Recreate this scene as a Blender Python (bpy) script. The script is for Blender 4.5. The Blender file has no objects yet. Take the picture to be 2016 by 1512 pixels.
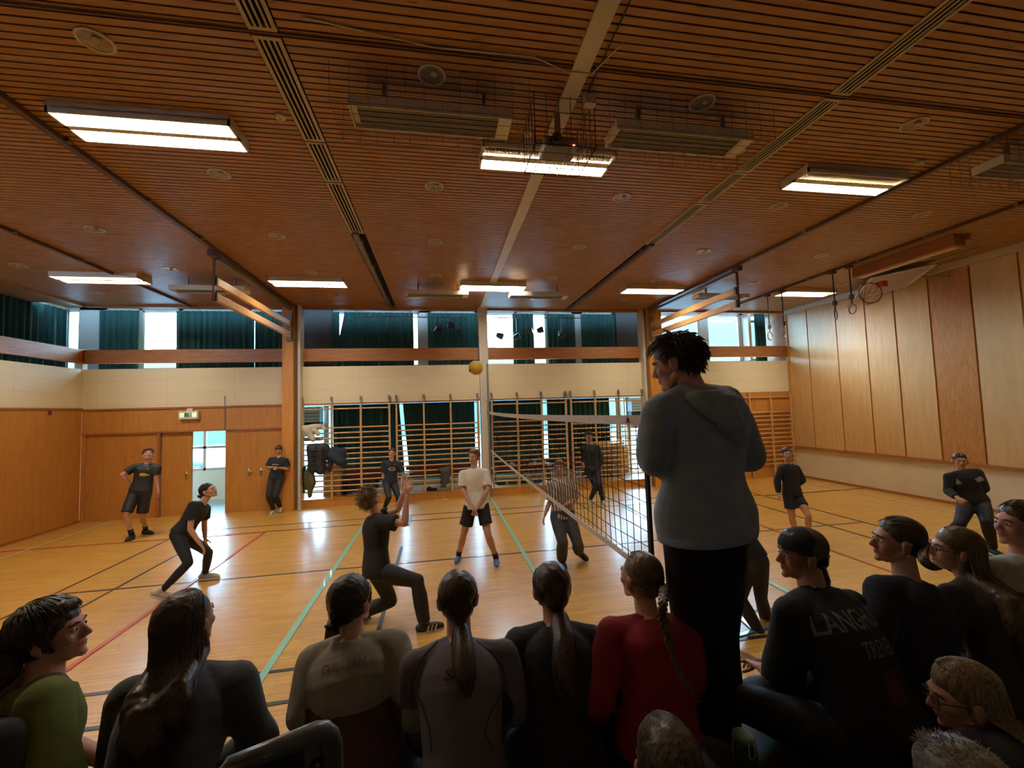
import bpy, bmesh, math, random
import numpy as np
from mathutils import Vector, Matrix, Quaternion
from mathutils.bvhtree import BVHTree
from mathutils.kdtree import KDTree
random.seed(7); np.random.seed(7)
PI = math.pi
SC = bpy.context.scene
COL = SC.collection
V = Vector

# ------------------------------------------------------------------ camera
F_PX = 831.877
CAM = V((0, 0, 2.35))
yaw, pit, rol = -0.170753106, 0.0579731385, -0.0306219204
MC = Matrix.Rotation(yaw, 3, 'Z') @ Matrix.Rotation(pit, 3, 'X') @ Matrix(((1, 0, 0), (0, 0, -1), (0, 1, 0))) @ Matrix.Rotation(rol, 3, 'Z')
cd = bpy.data.cameras.new('camera'); cam = bpy.data.objects.new('camera', cd); COL.objects.link(cam)
cam.matrix_world = Matrix.Translation(CAM) @ MC.to_4x4()
cd.sensor_fit = 'HORIZONTAL'; cd.sensor_width = 36; cd.lens = F_PX / 2016 * 36; cd.clip_start = .02; cd.clip_end = 500
SC.camera = cam
# ------------------------------------------------------------------ sky
wd = bpy.data.worlds.new('sky'); SC.world = wd; wd.use_nodes = True
nt = wd.node_tree; nt.nodes.clear()
wo = nt.nodes.new('ShaderNodeOutputWorld'); bg = nt.nodes.new('ShaderNodeBackground')
bg.inputs[0].default_value = (.40, .70, 1.0, 1); bg.inputs[1].default_value = 9.0
nt.links.new(bg.outputs[0], wo.inputs[0])
SC.view_settings.view_transform = 'Standard'
try: SC.view_settings.look = 'None'
except Exception: pass
SC.view_settings.gamma = 1.0; SC.view_settings.use_curve_mapping = False
SC.view_settings.exposure = 2.3
TUBE = 15.0          # strength of the fluorescent tubes
try:
    SC.cycles.use_denoising = True; SC.cycles.denoiser = 'OPENIMAGEDENOISE'
except Exception: pass
SC.cycles.max_bounces = 6; SC.cycles.diffuse_bounces = 4; SC.cycles.glossy_bounces = 2; SC.cycles.use_adaptive_sampling = True; SC.cycles.adaptive_threshold = .05
SC.cycles.transparent_max_bounces = 8; SC.cycles.caustics_reflective = False; SC.cycles.caustics_refractive = False
SC.cycles.sample_clamp_indirect = 6.0

# ------------------------------------------------------------------ materials
MATS = {}
def _base(name):
    m = bpy.data.materials.new(name); m.use_nodes = True
    return m, m.node_tree, m.node_tree.nodes['Principled BSDF']
def mat(name, col, rough=.6, var=0.0, scale=8, bump=0.0, bscale=60, metal=0.0, stretch=(1, 1, 1), emit=None, estr=0, spec=.5, coat=0, sheen=0, alpha=1):
    if name in MATS: return MATS[name]
    m, t, b = _base(name)
    b.inputs['Roughness'].default_value = rough; b.inputs['Metallic'].default_value = metal
    b.inputs['Specular IOR Level'].default_value = spec; b.inputs['Coat Weight'].default_value = coat
    b.inputs['Sheen Weight'].default_value = sheen
    c = (*col, 1)
    b.inputs['Base Color'].default_value = c
    tc = t.nodes.new('ShaderNodeTexCoord'); mp = t.nodes.new('ShaderNodeMapping')
    mp.inputs['Scale'].default_value = stretch
    t.links.new(tc.outputs['Object'], mp.inputs[0])
    if var > 0:
        n = t.nodes.new('ShaderNodeTexNoise'); n.inputs['Scale'].default_value = scale; n.inputs['Detail'].default_value = 4
        t.links.new(mp.outputs[0], n.inputs['Vector'])
        r = t.nodes.new('ShaderNodeValToRGB')
        r.color_ramp.elements[0].color = (*[x * (1 - var) for x in col], 1); r.color_ramp.elements[0].position = .3
        r.color_ramp.elements[1].color = (*[min(1, x * (1 + var)) for x in col], 1); r.color_ramp.elements[1].position = .7
        t.links.new(n.outputs['Fac'], r.inputs[0]); t.links.new(r.outputs[0], b.inputs['Base Color'])
    if bump > 0:
        n2 = t.nodes.new('ShaderNodeTexNoise'); n2.inputs['Scale'].default_value = bscale; n2.inputs['Detail'].default_value = 3
        t.links.new(mp.outputs[0], n2.inputs['Vector'])
        bp = t.nodes.new('ShaderNodeBump'); bp.inputs['Strength'].default_value = bump; bp.inputs['Distance'].default_value = .004
        t.links.new(n2.outputs['Fac'], bp.inputs['Height']); t.links.new(bp.outputs[0], b.inputs['Normal'])
    if emit:
        b.inputs['Emission Color'].default_value = (*emit, 1); b.inputs['Emission Strength'].default_value = estr
    MATS[name] = m
    return m
def wood(name, c1, c2, rough=.4, grain=(1, 1, 8), gscale=3.0, knots=0.0, bump=.15, coat=0.0):
    """wood whose grain runs along the axis with the smallest grain factor"""
    if name in MATS: return MATS[name]
    m, t, b = _base(name)
    tc = t.nodes.new('ShaderNodeTexCoord'); mp = t.nodes.new('ShaderNodeMapping'); mp.inputs['Scale'].default_value = grain
    t.links.new(tc.outputs['Object'], mp.inputs[0])
    n = t.nodes.new('ShaderNodeTexNoise'); n.inputs['Scale'].default_value = gscale; n.inputs['Detail'].default_value = 8; n.inputs['Distortion'].default_value = .6; n.inputs['Roughness'].default_value = .6
    t.links.new(mp.outputs[0], n.inputs['Vector'])
    r = t.nodes.new('ShaderNodeValToRGB'); r.color_ramp.elements[0].position = .32; r.color_ramp.elements[1].position = .68
    r.color_ramp.elements[0].color = (*c1, 1); r.color_ramp.elements[1].color = (*c2, 1)
    t.links.new(n.outputs['Fac'], r.inputs[0])
    out = r.outputs[0]
    if knots > 0:
        mp2 = t.nodes.new('ShaderNodeMapping'); mp2.inputs['Scale'].default_value = (2.2, 13, 3)
        t.links.new(tc.outputs['Object'], mp2.inputs[0])
        vo = t.nodes.new('ShaderNodeTexVoronoi'); vo.inputs['Scale'].default_value = 1.0
        t.links.new(mp2.outputs[0], vo.inputs['Vector'])
        rr = t.nodes.new('ShaderNodeValToRGB'); rr.color_ramp.elements[0].position = .05; rr.color_ramp.elements[1].position = .13
        rr.color_ramp.elements[0].color = (knots, knots, knots, 1); rr.color_ramp.elements[1].color = (0, 0, 0, 1)
        t.links.new(vo.outputs['Distance'], rr.inputs[0])
        mx = t.nodes.new('ShaderNodeMix'); mx.data_type = 'RGBA'
        t.links.new(rr.outputs[0], mx.inputs[0]); t.links.new(out, mx.inputs[6]); mx.inputs[7].default_value = (*[x * .3 for x in c1], 1)
        out = mx.outputs[2]
    t.links.new(out, b.inputs['Base Color'])
    b.inputs['Roughness'].default_value = rough; b.inputs['Coat Weight'].default_value = coat; b.inputs['Coat Roughness'].default_value = .2
    bp = t.nodes.new('ShaderNodeBump'); bp.inputs['Strength'].default_value = bump; bp.inputs['Distance'].default_value = .003
    t.links.new(n.outputs['Fac'], bp.inputs['Height']); t.links.new(bp.outputs[0], b.inputs['Normal'])
    MATS[name] = m; return m
def brickish(name, c1, c2, mortar, bw, bh, ms, rough, plane='XZ', bump=.2, coat=0, coatr=.1, spec=.5, grain=None):
    m, t, b = _base(name)
    tc = t.nodes.new('ShaderNodeTexCoord'); sx = t.nodes.new('ShaderNodeSeparateXYZ'); cx = t.nodes.new('ShaderNodeCombineXYZ')
    t.links.new(tc.outputs['Object'], sx.inputs[0])
    t.links.new(sx.outputs['XYZ'.index(plane[0])], cx.inputs[0]); t.links.new(sx.outputs['XYZ'.index(plane[1])], cx.inputs[1])
    bt = t.nodes.new('ShaderNodeTexBrick'); bt.offset = .37; bt.offset_frequency = 1; bt.inputs['Scale'].default_value = 1
    bt.inputs['Brick Width'].default_value = bw; bt.inputs['Row Height'].default_value = bh; bt.inputs['Mortar Size'].default_value = ms
    bt.inputs['Mortar Smooth'].default_value = .3; bt.inputs['Bias'].default_value = 0
    bt.inputs['Color1'].default_value = (*c1, 1); bt.inputs['Color2'].default_value = (*c2, 1); bt.inputs['Mortar'].default_value = (*mortar, 1)
    t.links.new(cx.outputs[0], bt.inputs['Vector'])
    out = bt.outputs['Color']
    if grain:
        mp = t.nodes.new('ShaderNodeMapping'); mp.inputs['Scale'].default_value = grain
        t.links.new(tc.outputs['Object'], mp.inputs[0])
        n = t.nodes.new('ShaderNodeTexNoise'); n.inputs['Scale'].default_value = 2; n.inputs['Detail'].default_value = 6
        t.links.new(mp.outputs[0], n.inputs['Vector'])
        mx = t.nodes.new('ShaderNodeMix'); mx.data_type = 'RGBA'; mx.blend_type = 'MULTIPLY'; mx.inputs[0].default_value = 1
        r = t.nodes.new('ShaderNodeValToRGB'); r.color_ramp.elements[0].position = .3; r.color_ramp.elements[1].position = .7
        r.color_ramp.elements[0].color = (.74, .70, .64, 1); r.color_ramp.elements[1].color = (1, 1, 1, 1)
        t.links.new(n.outputs['Fac'], r.inputs[0]); t.links.new(out, mx.inputs[6]); t.links.new(r.outputs[0], mx.inputs[7]); out = mx.outputs[2]
    t.links.new(out, b.inputs['Base Color'])
    b.inputs['Roughness'].default_value = rough; b.inputs['Coat Weight'].default_value = coat; b.inputs['Coat Roughness'].default_value = coatr; b.inputs['Specular IOR Level'].default_value = spec
    bp = t.nodes.new('ShaderNodeBump'); bp.inputs['Strength'].default_value = bump; bp.inputs['Distance'].default_value = .002; bp.invert = True
    t.links.new(bt.outputs['Fac'], bp.inputs['Height']); t.links.new(bp.outputs[0], b.inputs['Normal'])
    MATS[name] = m; return m
def glassmat():
    m = bpy.data.materials.new('window_glass'); m.use_nodes = True; t = m.node_tree; t.nodes.clear()
    o = t.nodes.new('ShaderNodeOutputMaterial'); a = t.nodes.new('ShaderNodeBsdfTransparent'); g = t.nodes.new('ShaderNodeBsdfGlossy')
    g.inputs['Roughness'].default_value = .02; a.inputs[0].default_value = (.93, .98, .98, 1)
    mx = t.nodes.new('ShaderNodeMixShader'); fr = t.nodes.new('ShaderNodeFresnel'); fr.inputs[0].default_value = 1.3
    t.links.new(fr.outputs[0], mx.inputs[0]); t.links.new(a.outputs[0], mx.inputs[1]); t.links.new(g.outputs[0], mx.inputs[2]); t.links.new(mx.outputs[0], o.inputs[0])
    return m
def hairmat(name, c1, c2, scale=1.0):
    if name in MATS: return MATS[name]
    m, t, b = _base(name)
    tc = t.nodes.new('ShaderNodeTexCoord'); mp = t.nodes.new('ShaderNodeMapping'); mp.inputs['Scale'].default_value = (140, 140, 14)
    t.links.new(tc.outputs['Object'], mp.inputs[0])
    n = t.nodes.new('ShaderNodeTexNoise'); n.inputs['Scale'].default_value = scale; n.inputs['Detail'].default_value = 3
    t.links.new(mp.outputs[0], n.inputs['Vector'])
    r = t.nodes.new('ShaderNodeValToRGB'); r.color_ramp.elements[0].position = .35; r.color_ramp.elements[1].position = .7
    r.color_ramp.elements[0].color = (*c1, 1); r.color_ramp.elements[1].color = (*c2, 1)
    t.links.new(n.outputs['Fac'], r.inputs[0]); t.links.new(r.outputs[0], b.inputs['Base Color'])
    b.inputs['Roughness'].default_value = .38; b.inputs['Specular IOR Level'].default_value = .45
    bp = t.nodes.new('ShaderNodeBump'); bp.inputs['Strength'].default_value = .5; bp.inputs['Distance'].default_value = .002
    t.links.new(n.outputs['Fac'], bp.inputs['Height']); t.links.new(bp.outputs[0], b.inputs['Normal'])
    MATS[name] = m; return m

# ------------------------------------------------------------------ mesh helpers
class MB:
    """collects shapes and links them as one mesh object"""
    def __init__(s): s.v = []; s.f = []; s.mi = []; s.cm = 0
    def add(s, vs, fs):
        o = len(s.v); s.v += [tuple(x) for x in vs]; s.f += [tuple(i + o for i in f) for f in fs]; s.mi += [s.cm] * len(fs); return s
    def box(s, x0, x1, y0, y1, z0, z1, M=None):
        vs = [V((x, y, z)) for x in (x0, x1) for y in (y0, y1) for z in (z0, z1)]
        if M: vs = [M @ v for v in vs]
        return s.add(vs, [(0, 1, 3, 2), (4, 6, 7, 5), (0, 4, 5, 1), (2, 3, 7, 6), (0, 2, 6, 4), (1, 5, 7, 3)])
    def bar(s, a, b, w, h=None, up=(0, 0, 1)):
        a = V(a); b = V(b); h = h or w; d = (b - a); L = d.length; d.normalize()
        u = V(up)
        if abs(d.dot(u)) > .98: u = V((1, 0, 0))
        x = d.cross(u).normalized(); z = x.cross(d)
        M = Matrix((x, d, z)).transposed()
        vs = [a + M @ V((i * w / 2, j * L, k * h / 2)) for i in (-1, 1) for j in (0, 1) for k in (-1, 1)]
        return s.add(vs, [(0, 1, 3, 2), (4, 6, 7, 5), (0, 4, 5, 1), (2, 3, 7, 6), (0, 2, 6, 4), (1, 5, 7, 3)])
    def tube(s, pts, rads, n=10, cap='flat', sq=None):
        """tube through pts; cap 'flat' or 'round'"""
        pts = [V(p) for p in pts]
        if not hasattr(rads, '__len__'): rads = [rads] * len(pts)
        rads = list(rads)
        if cap == 'round':
            d0 = (pts[0] - pts[1]).normalized(); d1 = (pts[-1] - pts[-2]).normalized()
            pre = []; post = []
            for a in (80, 55, 28): pre.append((pts[0] + d0 * rads[0] * math.sin(math.radians(a)), rads[0] * math.cos(math.radians(a))))
            for a in (28, 55, 80): post.append((pts[-1] + d1 * rads[-1] * math.sin(math.radians(a)), rads[-1] * math.cos(math.radians(a))))
            pts = [p for p, r in pre] + pts + [p for p, r in post]; rads = [r for p, r in pre] + rads + [r for p, r in post]
        vs = []; fs = []; u = None
        for i, p in enumerate(pts):
            d = (pts[min(i + 1, len(pts) - 1)] - pts[max(i - 1, 0)])
            if d.length < 1e-9: d = V((0, 0, 1))
            d.normalize()
            if u is None:
                u = d.cross(V((0, 0, 1)) if abs(d.z) < .9 else V((1, 0, 0))).normalized()
            else:
                u = u - d * u.dot(d)
                u = u.normalized() if u.length > 1e-6 else d.orthogonal().normalized()
            w = d.cross(u)
            for k in range(n):
                a = 2 * PI * k / n
                vs.append(p + (u * math.cos(a) + w * math.sin(a)) * rads[i])
        for i in range(len(pts) - 1):
            for k in range(n):
                k2 = (k + 1) % n
                fs.append((i * n + k, i * n + k2, (i + 1) * n + k2, (i + 1) * n + k))
        fs.append(tuple(range(n))[::-1]); fs.append(tuple((len(pts) - 1) * n + k for k in range(n)))
        return s.add(vs, fs)
    def cap(s, a, b, r0, r1=None, n=14): return s.tube([a, b], [r0, r1 if r1 is not None else r0], n, 'round')
    def ell(s, c, r, M=None, nu=18, nv=11):
        c = V(c); vs = []; fs = []
        for j in range(1, nv):
            th = PI * j / nv
            for i in range(nu):
                ph = 2 * PI * i / nu
                p = V((r[0] * math.sin(th) * math.cos(ph), r[1] * math.sin(th) * math.sin(ph), r[2] * math.cos(th)))
                vs.append(c + (M @ p if M else p))
        t = V((0, 0, r[2])); vs.append(c + (M @ t if M else t)); vs.append(c - (M @ t if M else t))
        for j in range(nv - 2):
            for i in range(nu):
                i2 = (i + 1) % nu
                fs.append((j * nu + i, (j + 1) * nu + i, (j + 1) * nu + i2, j * nu + i2))
        T = (nv - 1) * nu
        for i in range(nu):
            i2 = (i + 1) % nu
            fs.append((T, i, i2)); fs.append((T + 1, (nv - 2) * nu + i2, (nv - 2) * nu + i))
        return s.add(vs, fs)
    def loft(s, rings, n=24, pw=2.0):
        """rings: (centre, xaxis, yaxis, rx, ry)"""
        vs = []; fs = []
        for c, xa, ya, rx, ry in rings:
            for k in range(n):
                a = 2 * PI * k / n; ca, sa = math.cos(a), math.sin(a)
                e = 2 / pw
                vs.append(V(c) + xa * (rx * math.copysign(abs(ca) ** e, ca)) + ya * (ry * math.copysign(abs(sa) ** e, sa)))
        for i in range(len(rings) - 1):
            for k in range(n):
                k2 = (k + 1) % n
                fs.append((i * n + k, i * n + k2, (i + 1) * n + k2, (i + 1) * n + k))
        fs.append(tuple(range(n))[::-1]); fs.append(tuple((len(rings) - 1) * n + k for k in range(n)))
        return s.add(vs, fs)
    def mesh(s, name='m'):
        me = bpy.data.meshes.new(name); me.from_pydata(s.v, [], s.f); me.update()
        if any(s.mi): me.polygons.foreach_set('material_index', s.mi)
        return me
    def build(s, name, mats, parent=None, smooth=False, origin=None, bevel=0):
        me = s.mesh(name)
        return link(name, me, mats, parent, smooth, origin, bevel)
def link(name, me, mats, parent=None, smooth=False, origin=None, bevel=0):
    if origin is None and parent is not None: origin = parent.get('_o', None)
    if origin is not None:
        o = V(origin); me.transform(Matrix.Translation(-o))
    ob = bpy.data.objects.new(name, me); COL.objects.link(ob)
    for m in (mats if isinstance(mats, (list, tuple)) else [mats]): me.materials.append(m)
    if smooth: me.polygons.foreach_set('use_smooth', [True] * len(me.polygons))
    if parent is not None:
        ob.parent = parent
        if origin is not None: ob['_o'] = list(origin)
    elif origin is not None: ob.location = V(origin); ob['_o'] = list(origin)
    if bevel:
        bv = ob.modifiers.new('bevel', 'BEVEL'); bv.width = bevel; bv.segments = 2; bv.limit_method = 'ANGLE'
    # normals outwards
    if not smooth or True:
        bm = bmesh.new(); bm.from_mesh(me); bmesh.ops.recalc_face_normals(bm, faces=bm.faces); bm.to_mesh(me); bm.free()
    return ob
def thing(name, label, cat, loc, group=None):
    """an Empty at the thing's base; its parts are built in world coordinates and stored relative to it"""
    o = bpy.data.objects.new(name, None); COL.objects.link(o); o.location = loc; o.empty_display_size = .1
    o['label'] = label; o['category'] = cat; o['_o'] = list(loc)
    if group: o['group'] = group
    return o
def tag(o, label, cat, group=None):
    o['label'] = label; o['category'] = cat
    if group: o['group'] = group
    return o
def struct(o): o['kind'] = 'structure'; return o
def dup(root, loc, label=None, rotz=None):
    def cp(o, parent):
        c = o.copy(); COL.objects.link(c)
        if parent is not None: c.parent = parent
        for ch in list(o.children): cp(ch, c)
        return c
    r = cp(root, None); r.location = loc
    if rotz is not None: r.rotation_euler.z = rotz
    if label: r['label'] = label
    return r
def remesh(mb, voxel, smooth=4, name='m'):
    me = mb.mesh(name + '_src')
    ob = bpy.data.objects.new('tmp', me); COL.objects.link(ob)
    r = ob.modifiers.new('r', 'REMESH'); r.mode = 'VOXEL'; r.voxel_size = voxel; r.use_smooth_shade = True
    if smooth:
        s = ob.modifiers.new('s', 'SMOOTH'); s.iterations = smooth; s.factor = .5
    dg = bpy.context.evaluated_depsgraph_get()
    out = bpy.data.meshes.new_from_object(ob.evaluated_get(dg)); out.name = name
    bpy.data.objects.remove(ob); bpy.data.meshes.remove(me)
    return out
def coords(me):
    a = np.empty(len(me.vertices) * 3); me.vertices.foreach_get('co', a); return a.reshape(-1, 3)
def normals(me):
    a = np.empty(len(me.vertices) * 3); me.vertices.foreach_get('normal', a); return a.reshape(-1, 3)
def fold(me, amp, freq=22, seed=0, aniso=(1, 1, .45)):
    """soft cloth folds: moves vertices along their normals by a sum of warped waves"""
    rs = np.random.RandomState(seed); co = coords(me); no = normals(me); d = np.zeros(len(co))
    w = co + .03 * np.sin(co[:, [1, 2, 0]] * 17 + seed)
    for i in range(7):
        k = rs.normal(size=3) * np.array(aniso); k /= np.linalg.norm(k); k *= freq * rs.uniform(.5, 1.7)
        d += np.sin(w @ k + rs.uniform(0, 6.28)) / 7 ** .5 * rs.uniform(.5, 1)
    me.vertices.foreach_set('co', (co + no * (amp * d)[:, None]).ravel()); me.update()

# picture pixel (2016x1512) -> a point at real camera depth d, on the floor, or on a plane
def ray(px, py): return MC @ V(((px - 1008) / F_PX, -(py - 756) / F_PX, -1))
def W(px, py, d): return CAM + ray(px, py) * d
def onz(px, py, z):
    r = ray(px, py); return CAM + r * ((z - CAM.z) / r.z)
def ony(px, py, y):
    r = ray(px, py); return CAM + r * (y / r.y)
def depth(p): return -(MC.transposed() @ (V(p) - CAM)).z

# ================================================================== THE ROOM
YW = 11.6; YR = 12.65; XL = -8.35; XR = 10.85; H = 5.16; YF = 2.0   # far wall, recess back, side walls, ceiling, stage edge
M_slat = wood('ceiling_boards', (.345, .162, .052), (.49, .25, .088), .42, (1, 9, 9), 2.2, knots=.8)
M_dark = mat('dark_void', (.012, .008, .006), .9)
M_floor = brickish('parquet', (.64, .345, .066), (.73, .42, .095), (.40, .20, .04), .62, .068, .0012, .36, 'XY', bump=.05, coat=.42, coatr=.2, grain=(1.2, 22, 1))
M_cream = brickish('cream_block', (.80, .71, .49), (.785, .695, .475), (.68, .59, .40), 1.5, .30, .006, .75, 'XZ', bump=.35)
M_creamY = brickish('cream_block_side', (.80, .71, .49), (.785, .695, .475), (.68, .59, .40), 1.5, .30, .006, .75, 'YZ', bump=.35)
M_plaster = mat('plaster', (.74, .68, .52), .85, .05, 3, .15, 90)
M_ply = wood('birch_panel', (.50, .21, .04), (.60, .28, .065), .42, (7, 7, .8), 2.5)
M_ply2 = wood('birch_panel_ochre', (.64, .40, .16), (.76, .50, .23), .38, (4, 4, .5), 3.2)
M_ply3 = wood('birch_panel_red', (.46, .20, .055), (.64, .32, .11), .38, (5, 9, 1.6), 3.4)
M_ply4 = wood('birch_panel_pale', (.66, .46, .22), (.74, .53, .27), .42, (4, 4, .5), 2.5)
M_beam = wood('beam_wood', (.33, .125, .035), (.47, .20, .062), .45, (1, 6, 8), 2.5)
M_beamY = wood('beam_wood_side', (.33, .125, .035), (.47, .20, .062), .45, (6, 1, 8), 2.5)
M_glulam = wood('column_wood', (.60, .25, .04), (.72, .34, .07), .4, (8, 8, .7), 2.0)
M_boom = wood('boom_wood', (.62, .33, .10), (.74, .43, .16), .38, (8, .8, 8), 2.5)
M_bar = wood('bar_wood', (.56, .33, .125), (.68, .43, .19), .4, (2, 8, 8), 2.5)
M_steel = mat('grey_steel', (.30, .27, .23), .45, metal=.6)
M_white = mat('white_paint', (.62, .58, .50), .5, .04, 5)
M_green = mat('green_curtain', (.008, .062, .056), .85, .25, 6, .2, 200, stretch=(1, 1, .1), sheen=.2)
M_black = mat('black_line', (.03, .025, .03), .35, coat=.6)
M_teal = mat('teal_line', (.26, .60, .50), .35, coat=.6)
M_red = mat('red_line', (.55, .07, .05), .35, coat=.6)
M_orange = mat('orange_line', (.60, .13, .04), .35, coat=.6)
M_wline = mat('white_line', (.75, .68, .5), .35, coat=.6)
M_blue = mat('blue_line', (.10, .32, .62), .35, coat=.6)
M_glass = glassmat()
M_grey = mat('grey_panel', (.065, .058, .055), .7)
M_maroon = mat('maroon_paint', (.11, .015, .012), .5)
M_blk = mat('black_plastic', (.012, .012, .014), .5)

# floor and the court lines on it
fl = struct(MB().box(XL - .2, XR + .2, YF - .2, YW + .05, -.1, 0).build('floor', M_floor))
def line(label, m, x0, y0, x1, y1, w=.045, k=0):
    a = V((x0, y0, .0012 + k * .0004)); b = V((x1, y1, .0012 + k * .0004))
    o = MB().bar(a, b, w, .0012 + k * .0004).build('court_line', m, fl); o['label'] = label; return o
k = 0
for (lb, m, a, w) in [
    ('thin black line running towards the far wall on the left', M_black, (-5.27, 3.0, -5.27, 10.0), .04),
    ('second thin black line running towards the far wall on the left', M_black, (-4.53, 3.0, -4.53, 10.0), .04),
    ('black line across the court', M_black, (-5.3, 6.92, 7.87, 6.92), .04),
    ('far black line across the court', M_black, (-5.3, 10.0, 7.87, 10.0), .04),
    ('second far black line across the court', M_black, (-5.3, 9.50, 7.87, 9.50), .04),
    ('near black line across the court', M_black, (-5.3, 4.36, 7.87, 4.36), .045),
    ('nearest black line across the court', M_black, (-5.3, 3.89, 7.87, 3.89), .045),
    ('black line down the middle of the left court', M_black, (-.70, 3.0, -.70, 7.75), .05),
    ('black line on the right side', M_black, (7.85, 3.0, 7.85, 10.0), .035),
    ('second black line on the right side', M_black, (7.07, 3.0, 7.07, 10.0), .035),
    ('teal attack line on the left', M_teal, (-1.63, 3.2, -1.63, 9.5), .07),
    ('teal centre line under the net', M_teal, (1.29, 3.2, 1.29, 11.45), .06),
    ('teal attack line on the right', M_teal, (4.16, 3.2, 4.16, 9.5), .07),
    ('red line on the left court', M_red, (-3.54, 3.5, -3.54, 9.4), .055),
    ('orange line beside the left wall', M_orange, (-8.2, 9.45, -3.54, 9.45), .04),
    ('orange line on the right court', M_orange, (5.94, 3.2, 5.94, 9.4), .045),
    ('black line at the right wall', M_black, (7.9, 9.42, 10.8, 9.42), .03),
    ('thin white line beside the right wall', M_wline, (10.11, 3.0, 10.11, 11.0), .03),
    ('thin white line beside the left wall', M_wline, (-7.6, 3.0, -7.6, 11.4), .03),
    ('teal line across by the middle line', M_teal, (-.98, 9.16, -.67, 9.16), .05),
    ('blue tape mark on the floor', M_blue, (-.70, 9.16, -.69, 10.0), .06),
    ('blue curved mark near the net post', M_blue, (3.2, 4.45, 3.12, 3.95), .04),
    ('blue cross line near the net post', M_blue, (2.7, 3.9, 3.3, 4.02), .04)]:
    line(lb, m, *a, w, k); k += 1

# ceiling: dark backing with separate boards along x
cb = MB(); y = YF - .1; i = 0
while y < YW + .02:
    for xa, xb in ((XL, -1.32), (-1.10, 3.62), (3.78, XR)):
        cb.box(xa, xb, y, y + .057, H, H + .014)
    y += .0735; i += 1
cl = struct(cb.build('ceiling', M_slat))
bk = MB().box(XL - 1.3, XR + 1.3, YF - .3, YW, H + .05, H + .12).build('backing', M_dark, cl)
# recess behind the far wall keeps its own ceiling
MB().box(XL - 1.3, XR + 1.3, YW, YR + .1, 5.34, 5.42).build('recess_ceiling', M_beam, cl)
MB().box(XL - 1.3, XL, YF - .3, YW, 5.2, 5.28).build('recess_ceiling', M_beam, cl)

def strip(name, x, y0, y1, w, m, z=H - .012):
    return struct(MB().box(x - w / 2, x + w / 2, y0, y1, z, H + .02).build(name, m))
struct(MB().box(1.14, 1.29, YF, YW, H - .02, H + .015).build('trim_1', M_white))        # white centre strip
# slotted air grilles: frames with four dark slots, in sections
M_vent = mat('grille_paint', (.50, .43, .32), .5); 
def grille(x, y0, y1, label):
    t = thing('air_grille', label, 'air grille', (x, (y0 + y1) / 2, H), 'slotted air grilles in the ceiling')
    w = .20; f = MB()
    f.box(x - w / 2, x + w / 2, y0, y0 + .03, H - .012, H + .02); f.box(x - w / 2, x + w / 2, y1 - .03, y1, H - .012, H + .02)
    for k in range(5):
        cx = x - w / 2 + .015 + k * (w - .03) / 4
        ww = .03 if k in (0, 4) else .016
        f.box(cx - ww / 2, cx + ww / 2, y0 + .03, y1 - .03, H - .012, H - .004)
    f.build('frame', M_vent, t)
    MB().box(x - w / 2 + .01, x + w / 2 - .01, y0 + .01, y1 - .01, H + .022, H + .03).build('duct', M_dark, t)
for nm, x in (('left', -1.21), ('right', 3.70)):
    for (a, b), wh in zip(((YF + .1, 3.17), (3.22, 4.45), (4.47, 5.23), (5.26, 6.75)), ('nearest', 'second', 'third', 'farthest')):
        grille(x, a, b, f'{wh} slotted cream air grille in the {nm} grille row of the ceiling')
# curtain-track style rails that continue the grille lines to the far wall
def rail(x, y0, y1, w, m, label, z0=H - .05):
    t = thing('ceiling_rail', label, 'rail', (x, (y0 + y1) / 2, H))
    MB().box(x - w / 2, x + w / 2, y0, y1, z0, H + .01).build('track', m, t)
    for k in range(int((y1 - y0) / 1.2)):
        yy = y0 + .3 + k * 1.2; MB().box(x - w / 2 - .03, x + w / 2 + .03, yy, yy + .05, z0 + .01, H + .01).build('bracket', M_steel, t)
M_rail = mat('brown_rail', (.13, .065, .035), .5); M_railg = mat('grey_rail', (.22, .18, .14), .45, metal=.3)
rail(-1.24, 6.7, YW - .05, .08, M_railg, 'grey metal rail continuing the left air grilles to the far wall')
rail(3.72, 6.7, YW - .05, .08, M_rail, 'dark metal rail continuing the right air grilles to the far wall')
rail(-3.63, YF, YW - .05, .07, M_rail, 'dark ceiling rail above the pair of left wooden booms')
rail(6.07, YF, YW - .05, .07, M_rail, 'dark ceiling rail above the pair of right wooden booms')
rail(-6.07, YF, YW - .05, .05, M_rail, 'dark ceiling rail farthest to the left')
rail(8.5, YF, YW - .05, .05, M_rail, 'dark ceiling rail the gym rings hang from')

# walls
struct(MB().box(XL, -3.84, YW, YW + .12, 2.63, 3.59).build('wall_far_left', M_cream))
wf = struct(MB().box(-3.5, 5.9, YW, YW + .12, 2.61, 3.59).build('wall_far_middle', M_cream))
struct(MB().box(6.4, XR, YW, YW + .12, 2.63, 3.59).build('wall_far_right', M_cream))
struct(MB().box(6.4, XR, YW, YW + .12, 0, 2.63).build('wall_far_right_lower', M_ply))
struct(MB().box(XL - .12, XL, YF - .1, YW + .12, 2.65, 3.59).build('wall_left', M_creamY))
wl = MB()
y = YF - .1
while y < YW:
    wl.box(XL - .12, XL, y + .003, min(y + 1.22, YW) - .003, 0, 2.65); y += 1.22
struct(wl.build('wall_left_lower', M_ply))
struct(MB().box(XL - .02, XL + .02, YF, YW, 2.63, 2.67).build('trim_2', M_beamY))
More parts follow.
